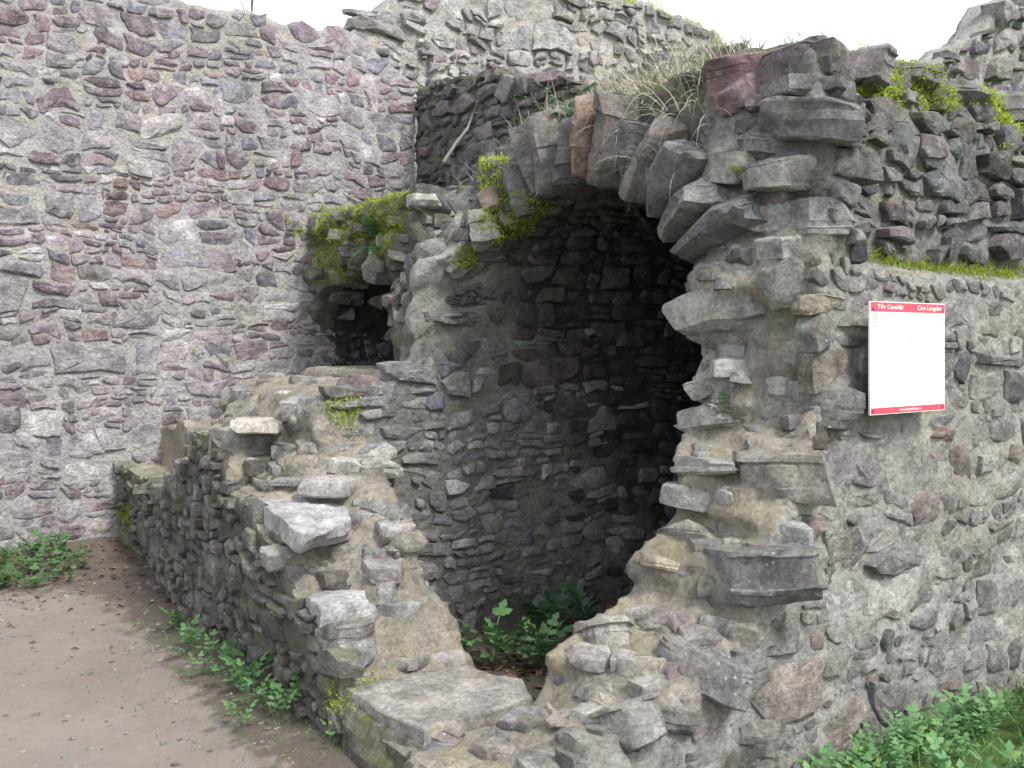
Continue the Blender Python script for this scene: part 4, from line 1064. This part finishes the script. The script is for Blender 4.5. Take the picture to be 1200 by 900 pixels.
P_, N_ = top_pts(3.2, 5.2, 2.8, 5.2, 1400, seed=2)
blades(P_, N_, .27, .0026, .8, M['straw'], 'dry_grass', 'mass of pale dry grass standing on the mound behind the arch', 'grass', 82, lean=.4, segs=4)
P_, N_ = top_pts(3.0, 5.4, 2.5, 5.2, 5000, seed=3)
blades(P_, N_, .07, .003, .8, M['grass'], 'green_grass', 'short green grass growing over the top of the vault', 'grass', 83)
P_, N_ = top_pts(3.3, 6.2, 2.45, 3.0, 900, seed=4)
blades(P_, N_, .045, .003, .8, M['moss'], 'wall_top_moss', 'yellow moss and grass along the top of the right wall', 'moss', 84)
# moss and grass on the upper wall top
r_ = np.random.default_rng(9)
X = r_.uniform(5.6, 10.4, 1200); Zt = I(X-3.3, [0, .55, .9, 1.2, 1.5, 3, 4.5, 5.4, 6.5, 7.5], [4.2, 4.6, 4.9, 5.15, 5.4, 5.65, 5.7, 5.6, 5.3, 4.4])
blades(np.stack([X, r_.uniform(8.35, 8.8, 1200), Zt-.03+r_.normal(0, .03, 1200)], 1), np.tile([0, -.3, 1], (1200, 1)), .10, .007, 1.0, M['moss'], 'moss_fringe', 'yellow green moss fringe along the top of the far pale wall', 'moss', 85)

# leaf templates
def leaf_mesh(name, n_pairs, mat, seed):
    r_ = np.random.default_rng(seed); V = []; F = []
    def blade(o, d, ln, wd):
        side = np.cross(d, uz); side /= np.linalg.norm(side); b_ = len(V)
        pr = [(0, .0), (.25, .55), (.42, .38), (.6, .62), (.78, .34), (1, 0)]
        for t_, w_ in pr:
            c = o+d*ln*t_-uz*ln*.25*t_*t_; V.append(c)
            V.append(c+side*wd*w_+uz*.02*w_); V.append(c-side*wd*w_+uz*.02*w_)
        for k in range(len(pr)-1):
            a = b_+3*k; F.append((a, a+3, a+4, a+1)); F.append((a, a+2, a+5, a+3))
    st = 1.0; rib = [np.array([st*k/4, 0, .20*math.sin(k/4*2.4)]) for k in range(5)]
    for k in range(4):
        b_ = len(V); V.extend([rib[k]-uy*.012, rib[k]+uy*.012, rib[k+1]+uy*.01, rib[k+1]-uy*.01]); F.append((b_, b_+1, b_+2, b_+3))
    for k in range(n_pairs):
        t_ = .35+.5*k/max(n_pairs-1, 1); o = np.array([t_, 0, .20*math.sin(t_*2.4)])
        for s in (-1, 1):
            d = np.array([.55, s*.85, .12]); d /= np.linalg.norm(d); blade(o, d, .36-.08*k+r_.uniform(-.03, .03), .14)
    blade(rib[3]*.5+rib[4]*.5, np.array([1., 0, 0]), .38, .17)
    me = bpy.data.meshes.new(name); me.from_pydata([tuple(map(float, v)) for v in V], [], F); me.update()
    me.polygons.foreach_set('use_smooth', np.ones(len(F), bool)); me.materials.append(mat); return me
LM = [leaf_mesh('leaf', 3, M['leaf'], 1), leaf_mesh('leaf', 2, M['leaf'], 2)]; LD = [leaf_mesh('leaf', 3, M['leaf_dark'], 3), leaf_mesh('leaf', 3, M['leaf_dark'], 4)]
def plant(loc, size, nleaf, label, cat='weed', meshes=LM, name='weed', group=None, up=(.25, 1.1), kind=None, seed=0):
    r_ = np.random.default_rng(seed)
    root = thing(name, label, cat, tuple(map(float, loc)), group)
    for k in range(nleaf):
        o = bpy.data.objects.new('leaf', meshes[k % len(meshes)]); COL.objects.link(o); o.parent = root
        el = r_.uniform(*up); az = k*2.4+r_.uniform(-.4, .4); sc = size*r_.uniform(.6, 1.15)
        o.scale = (sc, sc, sc); o.rotation_euler = (r_.uniform(-.3, .3), -el, az)
        o.location = (r_.normal(0, size*.12), r_.normal(0, size*.12), size*.35*r_.random()*(1 if el > .5 else .3))
    return root
def gz(x, y): return float(ground_z(np.array([x]), np.array([y]))[0])
WEEDS = [(205, 738, .13, 9, 'small weed rosette nearest the mossy corner of the low wall'), (222, 765, .13, 10, 'leafy weed at the wall foot, second from the mossy corner'),
         (250, 772, .10, 7, 'low weed sprig between the corner weeds and the larger clumps'), (232, 790, .09, 7, 'small flat weed lying out on the trodden path edge'),
         (268, 790, .13, 10, 'weed with spreading leaves halfway along the wall foot'), (290, 812, .16, 13, 'largest bright green weed beside the low wall'),
         (305, 832, .13, 10, 'weed clump just in front of the largest bright weed'), (284, 848, .10, 7, 'pale low weed at the outer edge of the strip'),
         (347, 838, .15, 12, 'round leafed weed clump tight against the wall below the step'), (328, 848, .10, 7, 'small weed in front of the round leafed clump'),
         (390, 878, .07, 6, 'tiny weed by the wall nearest the camera')]
for i, (px, py, s, nl, lab) in enumerate(WEEDS):
    p = at(px, py, Z=.02); p[2] = gz(p[0], p[1]); plant(p, s, nl, lab, group='weeds along the foot of the low wall', seed=i)
for i, (px, py, s, nl, lab) in enumerate([(585, 775, .21, 15, 'bright leafy plant on the chamber floor behind the door slab'), (640, 775, .20, 15, 'leafy plant in the chamber next to the broken right jamb'),
                                         (535, 768, .13, 9, 'small leafy plant in the chamber corner by the stepped wall'), (640, 735, .22, 13, 'tall shaded plant against the chamber wall'), (682, 735, .2, 12, 'dark shaded plant deepest in the chamber'), (672, 795, .09, 7, 'tiny seedling beside the right jamb rubble')]):
    p = at(px, py, Z=.03); p[2] = gz(p[0], p[1]); plant(p, s, nl, lab, group='plants on the chamber floor', meshes=LD if i > 1 else LM, up=(.4, 1.25), seed=30+i)
def bed(pts, sizes, ups, name, label, seed):
    r_ = np.random.default_rng(seed); base = [(np.array([v.co[:] for v in me.vertices]), np.array([p.vertices[:] for p in me.polygons])) for me in LM]
    V = []; F = []; o = 0
    for p, s_ in zip(pts, sizes):
        for k in range(int(r_.integers(8, 13))):
            v, f = base[k % 2]; sc = s_*r_.uniform(.35, 1.2); el = r_.uniform(*ups)
            Rm = np.array(Matrix.Rotation(k*2.4+r_.uniform(-.4, .4), 3, 'Z')@Matrix.Rotation(-el, 3, 'Y')@Matrix.Rotation(r_.uniform(-.3, .3), 3, 'X'))
            V.append((v*sc)@Rm.T+p+[r_.normal(0, s_*.15), r_.normal(0, s_*.15), s_*.3*r_.random()]); F.append(f+o); o += len(v)
    tag(mesh_obj(name, np.concatenate(V), np.concatenate(F), M['leaf'], None, kind='stuff'), label, 'weeds')
pts = []; sz = []
for i in range(95):
    px = 930+r_.random()*340; py = 890-(px-940)*.44+8+r_.random()**1.2*170
    p = at(px, py, Z=.03)
    if p[1] > 2.26: continue
    p[2] = gz(p[0], p[1]); pts.append(p); sz.append(r_.uniform(.07, .135))
bed(pts, sz, (.3, 1.2), 'weed_bed', 'dense bed of lobed green weeds under the wall with the white board', 11)
pts = []; sz = []
for i in range(34):
    p = at(r_.uniform(-80, 100), r_.uniform(646, 684), Z=.03); p[2] = gz(p[0], p[1]); pts.append(p); sz.append(r_.uniform(.09, .15))
bed(pts, sz, (.2, 1.0), 'weed_bed', 'green weed bed at the foot of the tall pale wall on the left', 12)
for i, (px, py, s, nl, lab) in enumerate([(855, 492, .10, 9, 'small fern like plant on a ledge of the broken wall end'), (770, 742, .05, 6, 'tiny bright seedling in the pale rubble of the wall end'),
                                         (660, 150, .20, 12, 'grey green bushy plant hanging above the arch crown'), (440, 290, .22, 16, 'dark green plant hanging from the small arch'), (380, 393, .12, 9, 'dark grass tuft in the pale wall beside the hollow'),
                                         (497, 398, .08, 7, 'thin weed on the plaster edge of the chamber wall'), (150, 603, .11, 8, 'weed on top of the mossy corner block')]):
    P_, t_ = raycast(px, py)
    if P_ is None or (i == 4): P_ = at(px, py, Y=7.72)
    plant(P_, s, nl, lab, cat='plant', meshes=LD, name='wall_plant', up=(-.5, .9), seed=300+i)
for px, py, lab in ((232, 418, 'small weed growing from a joint low in the pale wall'), (147, 283, 'tiny weed high in the pale wall')):
    plant(at(px, py, Y=7.74), .07 if px > 200 else .04, 7, lab, cat='plant', name='wall_plant', up=(-.3, .8), seed=px)
# ground grass, litter, pebbles
def gpts(k, fx, fy, seed):
    r_ = np.random.default_rng(seed); x = fx(r_, k); y = fy(r_, k); return np.stack([x, y, ground_z(x, y)], 1)
P_ = gpts(5000, lambda r, k: r.uniform(2.4, 6.5, k), lambda r, k: 2.3-r.random(k)*2.2, 5)
P_ = P_[P_[:, 1] < 2.31]
blades(P_, np.tile(uz, (len(P_), 1)), .10, .004, .7, M['grass'], 'grass', 'green grass among the weeds under the board wall', 'grass', 91, lean=.4, segs=3)
P_ = gpts(2500, lambda r, k: r.uniform(-3, .95, k), lambda r, k: 7.75-np.abs(r.normal(0, .45, k)), 6)
blades(P_, np.tile(uz, (len(P_), 1)), .07, .004, .7, M['grass'], 'grass', 'short grass fading into the path below the pale wall', 'grass', 92, lean=.4, segs=2)
P_ = gpts(900, lambda r, k: 1.5-np.abs(r.normal(0, .25, k)), lambda r, k: r.uniform(3.3, 5.6, k), 7)
blades(P_, np.tile(uz, (len(P_), 1)), .035, .003, .7, M['grass'], 'grass', 'sparse short grass beside the low wall', 'grass', 93, lean=.5, segs=2)
def flakes(P, size, mat, name, label, cat, seed):
    r_ = np.random.default_rng(seed); V = []; F = []
    for p in P:
        a = r_.uniform(0, 6.28); s = size*r_.uniform(.4, 1.3); u = np.array([math.cos(a), math.sin(a), r_.normal(0, .3)]); v = np.array([-math.sin(a), math.cos(a), r_.normal(0, .3)])*.5
        b_ = len(V); c = p+uz*.006; V += [c-u*s, c+v*s+uz*s*.3, c+u*s, c-v*s+uz*s*.2]; F.append((b_, b_+1, b_+2, b_+3))
    tag(mesh_obj(name, V, np.array(F), mat, None, smooth=False, kind='stuff'), label, cat)
P_ = gpts(350, lambda r, k: r.uniform(.3, 1.62, k), lambda r, k: 7.7-np.abs(r.normal(0, .9, k)), 8)
flakes(P_, .022, M['litter'], 'leaf_litter', 'brown dead leaves scattered in the corner between the two walls', 'leaf litter', 1)
P_ = gpts(900, lambda r, k: r.uniform(2.1, 4.5, k), lambda r, k: r.uniform(2.9, 4.4, k), 9)
flakes(P_, .028, M['litter'], 'leaf_litter', 'dead leaves lying over the floor of the dark chamber', 'leaf litter', 2)
P_ = gpts(650, lambda r, k: 1.5-np.abs(r.normal(0, .8, k)), lambda r, k: r.uniform(2.2, 7, k), 10)
S = Stones()
for p in P_:
    s = .0025+.010*rng.random()**2.5
    S.add(p+uz*s*.2, np.eye(3), (s*1.4, s, s*.6), S.box_planes(s*1.4, s, s*.6, .2, 2), pick(PAL_D), 6, 3, .1)
pb = thing('pebbles', 'scattered pebbles and stone chips on the path edge', 'pebbles', (1.2, 4, 0)); S.finish(pb, M['stone'], 0); 
for o in list(COL.objects):
    if o.parent is pb: o.parent = None; o.name = 'pebbles'; o.matrix_parent_inverse = Matrix.Identity(4); tag(o, pb['label'], 'pebbles', kind='stuff')
bpy.data.objects.remove(pb)

# twigs: a dead branch on the vault edge, and a bare tree top beyond the wall
def tube(pts, rads, k=6):
    V = []; F = []
    for i, p in enumerate(pts):
        d = (pts[min(i+1, len(pts)-1)]-pts[max(i-1, 0)]); d = d/np.linalg.norm(d)
        a = np.cross(d, uz if abs(d[2]) < .9 else ux); a /= np.linalg.norm(a); b_ = np.cross(d, a)
        for j in range(k):
            t_ = 6.283*j/k; V.append(p+(a*math.cos(t_)+b_*math.sin(t_))*rads[i])
    for i in range(len(pts)-1):
        for j in range(k): F.append((i*k+j, i*k+(j+1) % k, (i+1)*k+(j+1) % k, (i+1)*k+j))
    return V, F
p0 = at(520, 190, X=3.05); p1 = at(548, 150, X=3.2); p2 = at(562, 112, X=3.3)
V, F = tube([p0, p0*.5+p1*.5+uz*.01, p1, p2], [.013, .012, .009, .004])
tag(mesh_obj('dead_branch', V, F, M['twig']), 'lichen covered dead branch leaning on the left shoulder of the vault', 'branch')
tree = thing('bare_tree', 'thin bare tree top showing above the tall pale wall', 'tree', (8.5, 24.5, 0))
V, F = tube([np.array([8.5, 24.5, z])+np.array([math.sin(z)*.08, 0, 0]) for z in np.linspace(0, 12.2, 12)], list(np.linspace(.12, .015, 12)))
mesh_obj('trunk', V, F, M['twig'], tree)
for i in range(16):
    z = 5+i*.42; a = i*2.3; L = (12.4-z)*.30; s = np.array([8.5+math.sin(z)*.08, 24.5, z]); d = np.array([math.cos(a), math.sin(a), 1.6]); d /= np.linalg.norm(d)
    V, F = tube([s, s+d*L*.5, s+d*L+uz*.2], [.035, .02, .006], 5); mesh_obj('branch', V, F, M['twig'], tree)
print('objects', len(COL.objects), 'time', round(time.time()-T0, 1))
